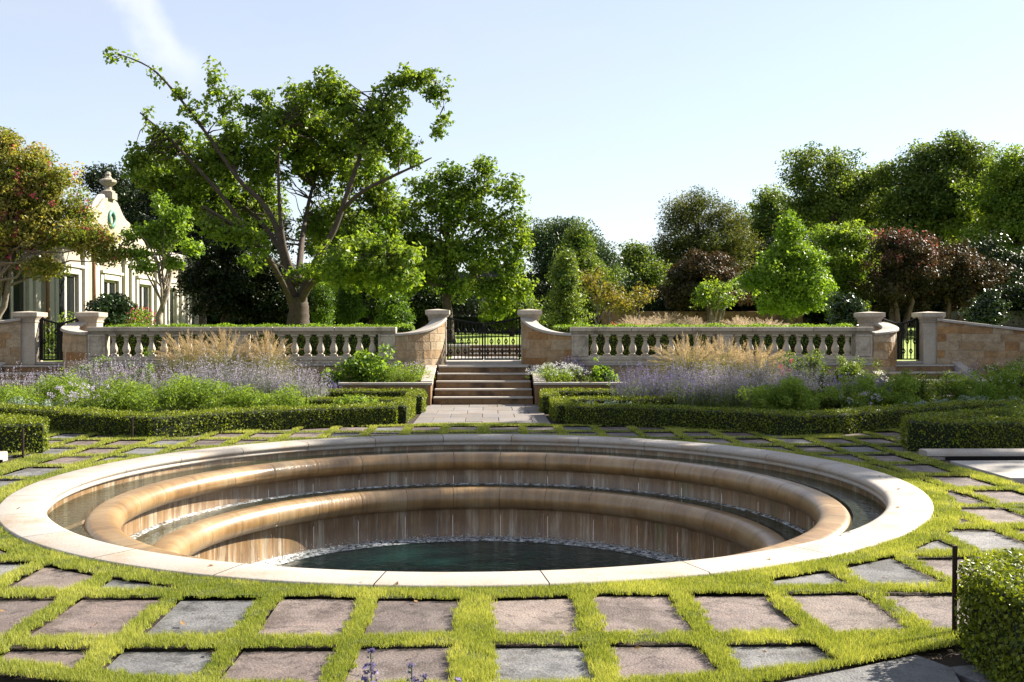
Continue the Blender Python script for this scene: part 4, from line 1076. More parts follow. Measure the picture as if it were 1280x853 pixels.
# right border
for (px, d, rx, ry, h, n, mt, w) in ((985, 19.6, .95, .7, .80, 8500, 'bushl', 'rounded green bush in front of the sage in the right border'), (1045, 20.2, .6, .5, .66, 4000, 'mid', 'dark green bush right of the rounded one in the right border'),
        (1015, 23.2, .9, .5, 1.25, 6200, 'mid', 'dark leafy bush against the right end of the balustrade'), (1065, 23.2, .8, .5, 1.18, 5800, 'mid', 'dark leafy bush below the curled wall end on the right'),
        (1112, 20.8, 1.0, .6, .82, 8500, 'bushl', 'feathery green mound left of the right side steps'), (1152, 22.0, .8, .5, .85, 6000, 'mid', 'dark mound beside the foot of the right side steps'),
        (1262, 22.4, .7, .6, .95, 5200, 'bushl', 'tangled green bush with pale flowers at the right edge'), (1212, 22.2, .6, .4, .86, 3600, 'bushl', 'small green bush in front of the right side steps'), (1236, 21.4, .28, .3, .62, 700, 'lime_leaf', 'small bright yellow green plant in front of the right side steps'),
        (1268, 24.4, .9, .6, 1.1, 5200, 'mid', 'dark shrub at the foot of the sloping wall on the right')):
    bush('border_bush', w, X(px, d), d, rx, ry, h, int(n*1.2), mt, leaf=.06 if mt != 'lime_leaf' else .07, wr=.35, group='leafy bushes in the right border', clumps=80, cr=.16, fl='white' if px == 1262 else None, nf=60, fsz=.02)
for (px, d, w) in ((1062, 21.6, 'left'), (1092, 22.0, 'middle'), (1122, 22.4, 'right')):
    sage('dark_salvia', 'dark blue salvia spikes left of the right side steps, %s clump' % w, X(px, d), d, .5, .4, .74, 240, 'viol', group='dark salvia in the right border', fsz=.022, fnum=14, top=.35)
sage('dark_salvia', 'tall dark salvia stems rising in front of the right side steps', X(1218, 23), 23.0, .35, .3, 1.2, 60, 'viol', fnum=14, top=.35)
for (px, d, w) in ((1075, 19.8, 'pale blue flowers in the right border behind the hedge'),):
    bush('blue_flowers', w, X(px, d), d, .5, .35, .52, 1500, 'bushl', leaf=.035, fl='pale', nf=30, fsz=.022, fcl=12, cat='flowering plant')
bush('magenta_flower', 'single magenta bloom among the green on the right border', X(988, 22.2), 22.2, .22, .2, 1.05, 500, 'bushl', leaf=.04, fl='pink', nf=5, fsz=.03, fcl=30, clumps=14, cr=.1, cat='flowering plant')
for (px, d, w) in ((1160, 19.9, 'left'), (1200, 20.1, 'middle'), (1240, 20.2, 'right')):
    bush('low_plant', 'silvery blue ground cover behind the right hedge, %s patch' % w, X(px, d), d, .65, .4, .36, 2400, 'silver', leaf=.05, clumps=60, cr=.1, cat='low plant', group='silvery ground cover in the right border')
bush('low_plant', 'pale leaved low plants behind the hedge at the left edge', X(30, 18.9), 19.2, .8, .4, .42, 2600, 'silver', leaf=.05, clumps=60, cr=.1, cat='low plant')
for (x, y, w) in ((8.3, 15.35, 'left'), (9.4, 15.4, 'right')):
    bush('border_bush', 'dark bush inside the pointed hedge bed on the right, %s one' % w, x, y, .7, .45, .62, 3000, 'mid', leaf=.04, wr=.4, clumps=60, cr=.13, group='bushes in the pointed hedge bed')
bush('border_bush', 'green bush behind the bright hedge at the left edge', -8.6, 15.4, .8, .45, .6, 3000, 'bushl', leaf=.04, wr=.4, clumps=60, cr=.13)
# foreground salvia tips
def tip(x, y, h, lab, n=110):
    root = thing('salvia_spike', lab, 'flower', (x, y, 0), 0, 'salvia spikes at the bottom edge')
    mb = MB(); mb.tube([(0, 0, 0), (.01, 0, h*.5), (0, .005, h-.02)], [.003, .003, .002], 6); mb.build('stem', M['sagestem'], root)
    C = []; 
    for k in range(9):
        z = h-.012-k*.021; m_ = 12 if k > 1 else 7
        a = R.uniform(0, 2*PI, m_); rr = (.006+.0022*k)*R.uniform(.6, 1.3, m_)
        C.append(np.stack([rr*np.cos(a), rr*np.sin(a), z+R.normal(0, .0025, m_)], 1))
    C = np.concatenate(C); leaves('calyx', C, .010, M['sagestem'], root, None, .7); leaves('petals', C[R.random(len(C)) < .7]*np.array([1.35, 1.35, 1]), .016, M['viol'], root, None, .8)
for (px, py, w) in ((463, 809, 'tallest purple salvia spike, leftmost at the bottom edge'), (514, 828, 'purple salvia spike, second from the left at the bottom edge'), (529, 842, 'short salvia tip just right of the second spike'), (572, 845, 'lowest salvia tip, rightmost at the bottom edge')):
    tip(X(px, 3.0), 3.0, Z(py, 3.0), w)

# terrace planting just behind the balustrade
hedge([(-9.9, 27.1), (-1.9, 27.1)], .7, .93, 'yellow green low hedge along the top of the left balustrade', 900, .05, TZ, mat='lime_leaf', rough=.05, group='low hedges behind the balustrades')
hedge([(1.9, 27.1), (9.9, 27.1)], .7, .93, 'yellow green low hedge along the top of the right balustrade', 900, .05, TZ, mat='lime_leaf', rough=.05, group='low hedges behind the balustrades')
bush('low_hedge', 'low green shrubs behind the left side gate', -11.6, 29.5, 2.2, .8, 1.3, 6000, 'bushl', z=TZ, leaf=.07, clumps=90, cr=.25, cat='hedge')
k = 0
for (px, d, r, h) in ((800, 33, .9, 1.25), (835, 34, 1.0, 1.3), (870, 34.5, .9, 1.15), (925, 35, .9, 1.15), (960, 35.5, .9, 1.1)):
    fgrass('pink_grass', 'pinkish plumed grass on the terrace behind the right balustrade, %s from the left' % words[k], X(px, d), d, r, h, 500, terrain(0, d), 'plumepink', 110, 'pink grasses on the terrace', .03); k += 1
bush('orange_flowers', 'patch of orange flowers among the terrace grasses right of the gate', X(775, 32), 32, .9, .5, 1.0, 2400, 'yellow', z=terrain(0, 32.1), fl='orange', nf=40, fsz=.04, fcl=6, leaf=.06)

# ------------------------------------------------------------------ trees
ok = make_tree
# the spreading oak left of centre: trunk and great limbs follow the real ones
D = 36.0; zb = terrain(0, D); bx_ = X(374, D)
oak = thing('oak_tree', 'big spreading oak with bare limbs rising left of the central gate', 'tree', (bx_, D, zb))
def ob(px, py, off=0): dd = D+off; return np.array([X(px, dd)-bx_, off, Z(py, dd)-zb])
mb = MB()
def big(pts, r0, r1, n=10):
    P = [ob(*p) for p in pts]; Q = []
    for i in range(len(P)-1):     # Catmull-Rom smoothing
        a, b, c, d = P[max(i-1, 0)], P[i], P[i+1], P[min(i+2, len(P)-1)]
        for k in range(4):
            t = k/4; Q.append(.5*((2*b) + (-a+c)*t + (2*a-5*b+4*c-d)*t*t + (-a+3*b-3*c+d)*t**3))
    Q.append(P[-1]); m_ = len(Q)
    mb.tube(Q, [(.8 if n == 10 else 1)*r0 + ((.8 if n == 10 else 1)*(r1-r0))*(i/(m_-1))**.8 + (.01*math.sin(i*2.3)*r0*3) for i in range(m_)], n)
    return Q
big([(374, 424), (374, 402), (375, 388), (374, 372)], .46, .30, 14)
LB = []
LB.append(big([(371, 384), (366, 362), (357, 330), (349, 290), (330, 255), (300, 225), (262, 170), (222, 118), (192, 88), (150, 70)], .22, .02))
LB.append(big([(368, 386), (360, 362), (340, 328), (312, 292), (283, 250), (250, 212), (215, 175), (180, 144)], .20, .03))
LB.append(big([(372, 356), (358, 315), (352, 270), (350, 215), (352, 160)], .17, .03))
LB.append(big([(377, 384), (383, 356), (400, 320), (420, 285), (436, 240), (450, 200), (462, 160), (485, 120), (505, 100)], .22, .03))
LB.append(big([(430, 262, 0), (455, 240, -1), (490, 222, -1.5), (520, 208, -2), (540, 198, -2)], .12, .025))
LB.append(big([(376, 382), (390, 356, -.6), (430, 330, -2), (465, 320, -3), (500, 318, -3.5)], .19, .05))
LB.append(big([(370, 384, 0), (345, 335, -1), (322, 305, -2), (290, 280, -2.5), (256, 259, -3)], .15, .06))
LB.append(big([(374, 352, 0), (378, 310, 1.5), (385, 265, 3), (400, 200, 4), (405, 150, 4)], .18, .03))
LB.append(big([(372, 354, 0), (350, 310, 2), (320, 270, 3.5), (270, 235, 4.5), (215, 215, 5)], .17, .03))
LB.append(big([(300, 226, 0), (290, 190, 1), (282, 150, 1), (272, 115, 1)], .08, .02))
LB.append(big([(376, 352, 0), (410, 322, 2), (450, 295, 4), (480, 280, 4)], .14, .03))
LB.append(big([(505, 102, 0), (530, 96, 0), (550, 110, 0), (556, 140, 0)], .03, .012))
B = [(142,73,9,6),(160,72,6,4),(198,92,8,7),(207,104,6,9),(232,122,9,10),(256,146,14,13),(270,98,10,12),(274,115,14,12),(292,130,18,16),(330,124,11,10),(326,138,7,6),(310,144,14,12),(240,140,8,8),
     (184,146,9,6),(202,166,16,9),(225,170,14,10),(176,205,20,24),(205,220,34,34,3),(235,245,40,40,3),(215,190,32,22,1),(260,205,38,36,2),(290,185,36,36,1),(285,250,40,40,4),(330,200,34,44,2),(335,250,30,36,5),
     (345,160,26,34),(375,140,30,30,1),(405,115,26,24),(395,165,38,36,2),(430,135,32,30),(440,180,42,38,2),(405,215,38,34,4),(455,225,34,34,4),(470,165,32,36),(490,130,24,24),(505,100,22,12),(532,98,20,10),(548,116,16,14),(555,150,9,12),(545,165,7,7),(500,190,22,26),(375,185,26,44,3),
     (420,265,32,28,5),(455,290,40,26,3),(480,255,32,34,4),(445,325,40,24,-3),(485,320,34,28,-3),(405,300,22,22,5),(300,292,28,14,-2.5),(330,310,20,14,-2),(270,282,20,10,-2.5),(520,200,12,10,-2),(400,340,26,14,-1),(440,345,36,14,-2.5),(480,345,30,14,-3),(395,290,24,30,4),(320,330,20,14,-1),(505,345,20,20,-3)]
k = D/FPX
E = [(*ob(b[0], b[1], b[4] if len(b) > 4 else 0), b[2]*k, max(b[2], b[3])*k*.95, b[3]*k) for b in B]
C, out, cc, ci = clump_points(E, 2700, 22, .26, .85, .82)
base = .45 + (R.random(len(cc))[ci]-.5)*.5
leaves('crown', C, .155, M['oaklight'], oak, out, .6, base=base)
allp = np.concatenate([np.array(q[2:]) for q in LB])
for j in R.choice(len(cc), 900, replace=False):
    dd_ = np.linalg.norm(allp - cc[j], axis=1); q = allp[np.argmin(dd_ + R.uniform(0, .5, len(dd_)))]
    mb.tube(limb(q, cc[j], .05, 4, .08), [.028, .022, .016, .011, .006], 4)
mb.build('trunk', M['bark'], oak, smooth=True)

ok('broadleaf_tree', 'glossy spreading tree right of the oak, its foliage hanging behind the central gate', 'tree', 562, 42, [(498,262,22,24),(482,300,26,26),(470,335,26,20),(655,300,14,20),(620,385,20,10),(480,360,26,12),(515,292,34,34),(540,240,28,22),(572,218,16,16),(598,232,26,24),(606,208,8,10),(638,240,18,20),(565,262,44,30),(628,285,30,30),(590,310,46,34),(644,325,18,26),(540,325,40,30),(622,358,34,20),(575,360,36,14),(505,325,30,30),(650,362,14,16),(515,350,30,12)], .22, M['oaklight'], M['bark'], 700, 46, .42, .16, limbs=26, depth=.7)
ok('juniper_tree', 'feathery grey green evergreen behind the central gate, left of the gap in the skyline', 'tree', 700, 56, [(672,300,18,24),(690,320,34,44),(705,292,24,22),(725,315,34,36),(748,335,22,44),(735,370,40,34),(690,365,40,40),(765,350,10,38)], .3, M['ever'], M['bark'], 360, 120, .6, .13, limbs=14)
ok('juniper_tree', 'pale green conifer standing right beside the grey green evergreen', 'tree', 742, 52, [(725,300,12,22),(722,330,24,30),(740,360,28,28),(720,380,30,22)], .2, M['mid'], M['bark'], 220, 110, .5, .13, limbs=8)
ok('holly_tree', 'glossy conical holly just right of the central gate pier', 'tree', 708, 30, [(706,392,26,20),(706,368,22,22),(708,345,16,20),(709,325,8,14)], .07, M['mid'], M['bark'], 200, 60, .26, .075, limbs=8)
ok('ornamental_tree', 'thin yellow green small tree behind the right balustrade, nearest the gate', 'tree', 752, 33, [(740,352,18,18),(758,368,26,14),(775,376,22,10)], .05, M['yellow'], M['barkpale'], 60, 38, .28, .09, limbs=14, stems=2)
ok('ornamental_tree', 'low yellow orange shrub tree with level branches right of the first small tree', 'tree', 788, 34, [(790,374,22,8),(805,362,10,6),(780,385,16,6)], .05, M['yellow'], M['barkpale'], 40, 34, .28, .09, limbs=10, stems=2)
ok('ornamental_tree', 'small open tree with pale forked stems above the terrace grasses', 'tree', 896, 34, [(882,362,14,10),(902,358,18,10),(895,374,26,9),(915,372,12,8)], .05, M['oaklight'], M['barkpale'], 60, 34, .24, .09, limbs=16, stems=3)
ok('pine_tree', 'tall dark pine with brownish tips right of the skyline gap', 'tree', 868, 66, [(872,258,28,22),(850,275,22,26),(900,270,28,26),(885,300,44,30),(925,300,20,26),(845,310,36,30),(905,335,40,30),(865,345,50,34),(825,320,22,20)], .4, M['pine'], M['bark'], 420, 120, .75, .16, limbs=16, wr=.35)
ok('broadleaf_tree', 'small dark tree at the left foot of the tall pine', 'tree', 800, 62, [(795,320,16,18),(805,345,24,26),(780,350,14,30),(820,370,30,26)], .25, M['mid'], M['bark'], 160, 100, .6, .16)
ok('broadleaf_tree', 'bright topped tree peeping between the pine and the tall trees on the right', 'tree', 965, 72, [(965,255,22,18),(960,285,26,26),(975,320,30,34)], .3, M['mid'], M['bark'], 170, 110, .75, .18)
ok('crape_myrtle', 'dusky purple crape myrtle in front of the pine', 'tree', 885, 50, [(885,335,38,22),(890,365,46,26),(850,360,22,26)], .12, M['red'], M['barkred'], 220, 90, .45, .13, stems=3)
ok('sweetgum_tree', 'bright pyramidal tree standing behind the right balustrade', 'tree', 988, 40, [(989,272,4,9),(989,284,9,12),(990,300,16,16),(975,322,26,16),(1005,325,24,18),(965,348,30,17),(1005,352,34,20),(985,375,42,16),(940,352,10,8)], .13, M['lime_leaf'], M['bark'], 330, 60, .38, .13, limbs=18)
ok('broadleaf_tree', 'yellow green round topped tree behind the pyramidal one', 'tree', 1058, 47, [(1050,296,34,16),(1075,310,26,18),(1060,335,42,28),(1055,370,40,24)], .2, M['oaklight'], M['bark'], 300, 80, .5, .14)
ok('crape_myrtle', 'round crape myrtle with rose red tips on the right', 'tree', 1128, 45, [(1120,300,30,12),(1140,318,44,22),(1125,345,46,30),(1160,340,30,30),(1110,372,26,14),(1150,374,26,14)], .12, M['red'], M['barkred'], 260, 90, .42, .12, stems=5, extra=[('blossoms', M['redtip'], 150, .09, 2.2)])
ok('crape_myrtle', 'darker red crape myrtle right beside the rose tipped one', 'tree', 1198, 46, [(1190,322,34,20),(1200,345,46,32),(1230,345,30,28),(1170,350,30,28),(1210,374,30,14)], .12, M['red'], M['barkred'], 240, 90, .42, .12, stems=4)
ok('shade_tree', 'tall airy tree on the right skyline, left of the highest crown', 'tree', 1035, 62, [(1000,205,20,20),(1018,195,14,12),(1010,235,28,28),(1050,205,26,24),(1068,235,30,28),(1035,260,46,30),(1092,225,12,14),(1085,265,26,26)], .35, M['mid'], M['bark'], 330, 75, .62, .17, limbs=20)
ok('shade_tree', 'highest tree crown on the right skyline', 'tree', 1180, 60, [(1130,225,28,30),(1115,250,22,24),(1165,200,28,24),(1195,185,32,20),(1215,205,32,26),(1175,240,48,34),(1140,275,36,32),(1205,270,46,36),(1235,235,28,30),(1110,215,10,18)], .45, M['mid'], M['bark'], 560, 90, .66, .17, limbs=22)
ok('shade_tree', 'big tree filling the top right corner of the wood', 'tree', 1275, 56, [(1262,205,26,26),(1290,220,40,40),(1255,250,36,36),(1300,270,50,50),(1250,300,46,40),(1225,320,30,30),(1330,240,50,60)], .4, M['oaklight'], M['bark'], 480, 90, .62, .16, limbs=18)
ok('shade_tree', 'dark lower tree between the red crape myrtles and the right edge', 'tree', 1245, 50, [(1245,340,46,36),(1270,360,46,36),(1210,370,36,26)], .3, M['dark'], M['bark'], 300, 90, .6, .15)
for (px, d, rx, ry, py, w) in ((1065, 28.6, 22, 17, 390, 'glossy magnolia bush at the right end of the right balustrade'), (1241, 29.5, 20, 20, 390, 'glossy dark magnolia bush above the sloping wall on the right'), (140, 28.4, 26, 18, 390, 'dark rounded bush with glossy leaves above the left balustrade end'),
        (160, 31, 20, 12, 396, 'small dark bush right of the glossy bush on the left')):
    ok('magnolia_bush', w, 'bush', px, d, [(px, py, rx, ry), (px-rx*.3, py+8, rx*.7, ry*.6), (px+2, py-ry*.6, rx*.5, ry*.6)], .035, M['magn'], M['bark'], 110, 55, .22, .10, limbs=7, group='glossy bushes behind the balustrades')
for (px, d, rx, ry, py, w) in ((437, 41, 15, 24, 380, 'right columnar holly of the pair beside the oak trunk'), (405, 43, 13, 24, 380, 'left columnar holly, darker, just right of the oak trunk'), (494, 35, 18, 16, 390, 'bushy young holly left of the central gate')):
    ok('columnar_holly', w, 'tree', px, d, [(px, py, rx, ry), (px, py+10, rx*1.05, ry*.7), (px, py-ry*.55, rx*.6, ry*.6)], .06, M['oak'], M['bark'], 150, 70, .28, .075, limbs=5)
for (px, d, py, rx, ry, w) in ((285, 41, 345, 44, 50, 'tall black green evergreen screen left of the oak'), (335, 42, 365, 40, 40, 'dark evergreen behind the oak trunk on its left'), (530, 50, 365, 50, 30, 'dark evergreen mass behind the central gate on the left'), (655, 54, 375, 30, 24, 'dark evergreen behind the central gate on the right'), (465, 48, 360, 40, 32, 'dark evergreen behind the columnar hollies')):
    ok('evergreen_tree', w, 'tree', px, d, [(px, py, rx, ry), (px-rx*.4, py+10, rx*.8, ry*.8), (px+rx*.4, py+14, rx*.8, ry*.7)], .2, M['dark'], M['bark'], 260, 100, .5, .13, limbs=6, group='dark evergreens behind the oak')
ok('broadleaf_tree', 'dark tree rising behind the stone building gable', 'tree', 175, 64, [(128,228,16,14),(165,240,34,30),(190,280,50,40),(230,300,50,40),(140,260,24,24)], .4, M['dark'], M['bark'], 300, 90, .7, .18)
ok('broadleaf_tree', 'dark tree behind the oak crown, filling it between building and limbs', 'tree', 250, 56, [(200,235,34,30),(240,265,46,36),(290,270,40,40),(330,290,34,34),(230,310,50,30),(420,300,36,40)], .4, M['dark'], M['bark'], 420, 90, .62, .18)
ok('crape_myrtle', 'large crape myrtle with pink blossom tips at the left edge', 'tree', -28, 29.5, [(8,190,26,16),(-30,200,40,30),(45,205,34,18),(20,235,50,30),(72,226,28,18),(75,265,44,24),(102,266,18,12),(20,290,50,26),(70,300,40,16),(115,300,32,14),(140,320,22,10),(-30,290,60,50),(5,320,30,14),(55,335,26,10),(10,250,50,30),(118,296,26,10),(20,178,20,10)], .10, M['crape'], M['barkpale'], 1050, 60, .30, .095, limbs=60, stems=5, fork=.25, extra=[('blossoms', M['pink'], 150, .055, .8)], twig=1.4)
ok('young_tree', 'lit young tree with pale leaning trunk in front of the building', 'tree', 208, 29.6, [(203,258,9,10),(212,278,13,12),(192,290,16,8),(228,290,15,10),(245,312,12,7),(172,318,18,6),(206,308,12,9),(222,330,10,7),(185,335,12,5),(165,298,8,5),(232,268,8,7)], .10, M['lime_leaf'], M['barkpale'], 190, 26, .24, .11, limbs=34)
ok('broadleaf_tree', 'hazy tree showing between the oak crown and the glossy tree', 'tree', 470, 60, [(440,290,34,30),(480,300,36,36),(500,340,34,30),(455,340,34,30)], .3, M['mid'], M['bark'], 200, 70, .7, .18)
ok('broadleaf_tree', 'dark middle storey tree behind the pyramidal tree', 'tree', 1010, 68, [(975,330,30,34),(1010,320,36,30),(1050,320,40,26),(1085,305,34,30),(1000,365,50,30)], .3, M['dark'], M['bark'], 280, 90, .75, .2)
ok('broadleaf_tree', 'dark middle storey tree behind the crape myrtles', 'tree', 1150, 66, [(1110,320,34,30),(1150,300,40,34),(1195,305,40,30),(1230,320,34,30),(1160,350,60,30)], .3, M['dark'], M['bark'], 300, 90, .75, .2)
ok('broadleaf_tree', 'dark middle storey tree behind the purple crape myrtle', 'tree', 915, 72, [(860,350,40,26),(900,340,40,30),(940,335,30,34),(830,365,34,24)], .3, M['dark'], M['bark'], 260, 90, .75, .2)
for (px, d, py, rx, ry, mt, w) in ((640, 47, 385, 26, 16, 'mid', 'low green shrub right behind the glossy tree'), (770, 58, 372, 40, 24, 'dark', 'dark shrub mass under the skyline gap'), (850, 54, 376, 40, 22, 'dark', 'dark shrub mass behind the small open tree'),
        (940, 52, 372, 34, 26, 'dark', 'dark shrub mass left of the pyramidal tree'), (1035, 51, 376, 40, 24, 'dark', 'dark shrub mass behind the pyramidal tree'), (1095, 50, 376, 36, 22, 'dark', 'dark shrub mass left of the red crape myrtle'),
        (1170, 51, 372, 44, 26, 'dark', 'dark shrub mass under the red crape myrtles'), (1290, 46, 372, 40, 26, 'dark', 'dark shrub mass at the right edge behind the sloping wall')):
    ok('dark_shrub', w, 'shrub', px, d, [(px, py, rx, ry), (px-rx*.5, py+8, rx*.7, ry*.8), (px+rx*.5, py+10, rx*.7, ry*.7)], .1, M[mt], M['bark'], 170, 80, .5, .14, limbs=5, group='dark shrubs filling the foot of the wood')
for (px, d, bl, w) in ((1085, 74, [(1060,250,40,34),(1100,240,34,30),(1080,290,60,36)], 'back row tree filling the dip between the two tall crowns'), (1230, 76, [(1220,215,34,30),(1255,230,40,34),(1240,280,60,44)], 'back row tree behind the highest crown'), (985, 76, [(960,290,34,30),(1000,280,36,34),(930,310,30,26)], 'back row tree between the pine and the tall airy tree')):
    ok('shade_tree', w, 'tree', px, d, bl, .35, M['mid'], M['bark'], 230, 90, .8, .2)
# a far wood closes the view
n = 60000; px_w = R.uniform(-250, 1500, n); dep = R.uniform(84, 100, n)
topy = 345 + 14*np.sin(px_w*.021) + 8*np.sin(px_w*.067+1) + 10*np.sin(px_w*.11)
lump = R.random(n)**.6
zt = EYE + (412-topy)*dep/FPX
C = np.stack([X(px_w, dep), dep, 1.5 + (zt-1.5)*lump + R.normal(0, .4, n)], 1)
o = leaves('far_wood', C, .95, M['dark'], None, None, .75); tag(o, 'dark far wood closing the view behind all the garden trees', 'wood', kind='stuff')
# trees outside the picture on the right that shade the far side of the court
def shade(x, y, lab, r, z0, z1):
    root = thing('shade_tree', lab, 'tree', (x, y, TZ), 0, 'tall shade trees outside the picture on the right')
    E = []; z = z0; k = 0
    while z < z1:
        f = math.sin(PI*min(1, .25+.75*(z-z0)/(z1-z0)))*.5+.6; E.append((.7*math.cos(k*2.4), .7*math.sin(k*2.4), z-TZ, r*f, r*f, 1.6)); z += 1.9; k += 1
    C, out, cc, ci = clump_points(E, 420, 46, .55, .7); leaves('crown', C, .24, M['mid'], root, out, .6)
    mb = MB(); mb.tube(limb((0, 0, -.9), (0, 0, z1-2), 0, 5, .02), [.35, .3, .26, .2, .15, .1], 9)
    for j in R.choice(len(cc), 18, replace=False): mb.tube(limb((0, 0, cc[j][2]*.85), cc[j], .05, 4, .06), [.1, .08, .06, .04, .02], 6)
    mb.build('trunk', M['bark'], root, smooth=True)
shade(22.9, 26.7, 'tall leafy shade tree outside the right edge, the farther one', 2.4, 6.8, 19.6)
shade(24.3, 23.5, 'tall leafy shade tree outside the right edge, the nearer one', 2.3, 6.8, 19.0)

# ------------------------------------------------------------------ building on the left
bd = thing('stone_building', 'pale stone mansion wing with tall windows and a curved gable, far left', 'building', (-15.8, 42.5, TZ))
mb = MB(); WY0, WY1 = -21, 15; WH = 3.95      # y relative to 42.5
wins = [(-12.6, 1.9, 2.4), (-8.2, 1.95, 2.4), (-3.9, 1.8, 2.4), (.4, 1.7, 2.35), (4.6, 1.7, 2.35), (8.5, 1.6, 2.35), (12.2, 1.6, 2.35)]   # centre y, width, height above sill
sill = .55
ys_ = [WY0]
for (c, w, h) in wins: ys_ += [c-w/2, c+w/2]
ys_.append(WY1)
for i in range(0, len(ys_), 2): mb.box(-.5, 0, ys_[i], ys_[i+1], 0, WH)
for (c, w, h) in wins: mb.box(-.5, 0, c-w/2, c+w/2, 0, sill); mb.box(-.5, 0, c-w/2, c+w/2, sill+h, WH)
mb.box(-10, -.5, WY0, WY0+.5, 0, WH); mb.box(-10, -.5, WY1-.5, WY1, 0, WH)
mb.build('wall', M['building'], bd)
mb = MB(); mb.box(-.5, .16, WY0-.1, WY1+.1, WH, WH+.12); mb.box(-.5, .26, WY0-.2, WY1+.2, WH+.12, WH+.3); mb.box(-.3, .06, WY0, WY1, WH+.3, WH+.75)
mb.box(-.01, .10, WY0, WY1, 0, .35); mb.build('cornice', M['buildtrim'], bd, bevel=.03)
mb = MB(); mb.add([(-.5, WY0, WH+.3), (-10, WY0, WH+.3), (-10, WY1, WH+.3), (-.5, WY1, WH+.3), (-5.2, WY0+5, WH+2.6), (-5.2, WY1-5, WH+2.6)], [(0,3,5,4), (1,0,4), (2,1,4,5), (3,2,5)]); mb.build('roof', M['slate'], bd)
for (c, w, h) in wins:
    mb = MB(); f = .09
    mb.box(-.13, -.04, c-w/2+.001, c-w/2+f, sill, sill+h); mb.box(-.13, -.04, c+w/2-f, c+w/2-.001, sill, sill+h); mb.box(-.13, -.04, c-.09, c+.09, sill, sill+h-.001)
    mb.box(-.125, -.045, c-w/2+f, c+w/2-f, sill+.001, sill+f); mb.box(-.125, -.045, c-w/2+f, c+w/2-f, sill+h-f, sill+h-.002)
    wn = mb.build('window', M['buildtrim'], bd)
    mb = MB(); mb.box(-.09, -.07, c-w/2+f, c+w/2-f, sill+f, sill+h-f); mb.build('pane', M['glass'], wn)
    mb = MB(); mb.box(-.02, .10, c-w/2-.28, c-w/2, sill-.1, sill+h+.25); mb.box(-.02, .10, c+w/2, c+w/2+.28, sill-.1, sill+h+.25); mb.box(-.02, .13, c-w/2, c+w/2, sill+h, sill+h+.25)
    mb.box(-.02, .2, c-w/2-.34, c+w/2+.34, sill+h+.25, sill+h+.37); mb.box(-.02, .16, c-w/2-.3, c+w/2+.3, sill-.16, sill-.1)
    mb.build('surround', M['buildtrim'], wn, bevel=.02)
for c in (-18, -15, -10.4, -6.6, -5.5, -2.3, -1.2, 2.1, 2.9, 6.3, 10.2):
    mb = MB(); mb.box(-.01, .14, c-.2, c+.2, .35, WH); mb.box(-.01, .2, c-.26, c+.26, WH-.25, WH-.05); mb.build('pilaster', M['buildtrim'], bd, bevel=.02)
# curved gable
def gablepts():
    half = [(5.2, 0), (5.2, .35), (4.7, .5), (4.3, .95), (3.6, 1.35), (2.9, 1.45), (2.6, 1.55), (2.6, 1.95), (2.0, 2.1), (1.5, 2.45), (1.1, 2.9), (.8, 3.2), (.45, 3.3)]
    return [(-a, b) for a, b in half] + [(a, b) for a, b in half[::-1]]
gp = [(a*.95, b*.62) for a, b in gablepts()]; n = len(gp); zg = WH+.3; gy = .3
mb = MB(); mb.add([(-.35, gy+a, zg+b) for a, b in gp] + [(.12, gy+a, zg+b) for a, b in gp], [tuple(range(n))[::-1], tuple(range(n, 2*n))] + [(i, (i+1) % n, n+(i+1) % n, n+i) for i in range(n)])
gb = mb.build('gable', M['building'], bd)
mb = MB(); mb.tube([(-.1, gy+a, zg+b+.03) for a, b in gp], .13, 8); mb.build('gable_coping', M['buildtrim'], gb, smooth=True)
mb = MB(); mb.box(-.28, .28, gy-.28, gy+.28, zg+2.03, zg+2.3); mb.lathe([(.3, 2.3), (.3, 2.36), (.17, 2.42), (.14, 2.56), (.26, 2.64), (.36, 2.74), (.36, 2.82), (.18, 2.9), (.12, 3.0), (.14, 3.08), (.07, 3.18), (.0, 3.2)], 8, (0, gy, zg)); mb.build('finial', M['building'], gb)
mb = MB(); mb.tube([(.14, gy+  .30*math.cos(a), zg+1.2+.30*math.sin(a)) for a in np.linspace(0, 2*PI, 25)], .09, 8, cap=False); mb.build('wreath', M['greenceramic'], gb, smooth=True)
mb = MB(); mb.lathe([(0.001, 0), (.45, 0)], 20, (0, 0, 0)); 
for c in (-6.05, -1.75):
    mb = MB(); mb.tube([(.22, c, .1), (.22, c, WH-.1)], .07, 8); mb.build('downpipe', M['pipe'], bd, smooth=True)
# urn of red flowers
ur = thing('flower_urn', 'pale urn planted with red and yellow flowers behind the left balustrade', 'urn', (X(180, 30.5), 30.5, TZ))
mb = MB(); mb.box(-.2, .2, -.2, .2, 0, .25); mb.lathe([(.14,.25),(.1,.32),(.12,.4),(.26,.55),(.3,.75),(.34,.8),(.34,.85),(.28,.85),(.27,.8),(0,.8)], 20); mb.build('bowl', M['coping'], ur)
d_, _ = in_ball(900); leaves('flower_leaves', d_*np.array([.42, .42, .36]) + np.array([0, 0, 1.15]), .06, M['bushl'], ur)
d_ = unit(R.normal(size=(220, 3))); tag(leaves('red_blooms', d_*np.array([.44, .44, .38]) + np.array([0, 0, 1.15]), .07, M['pink'], ur), kind='stuff')

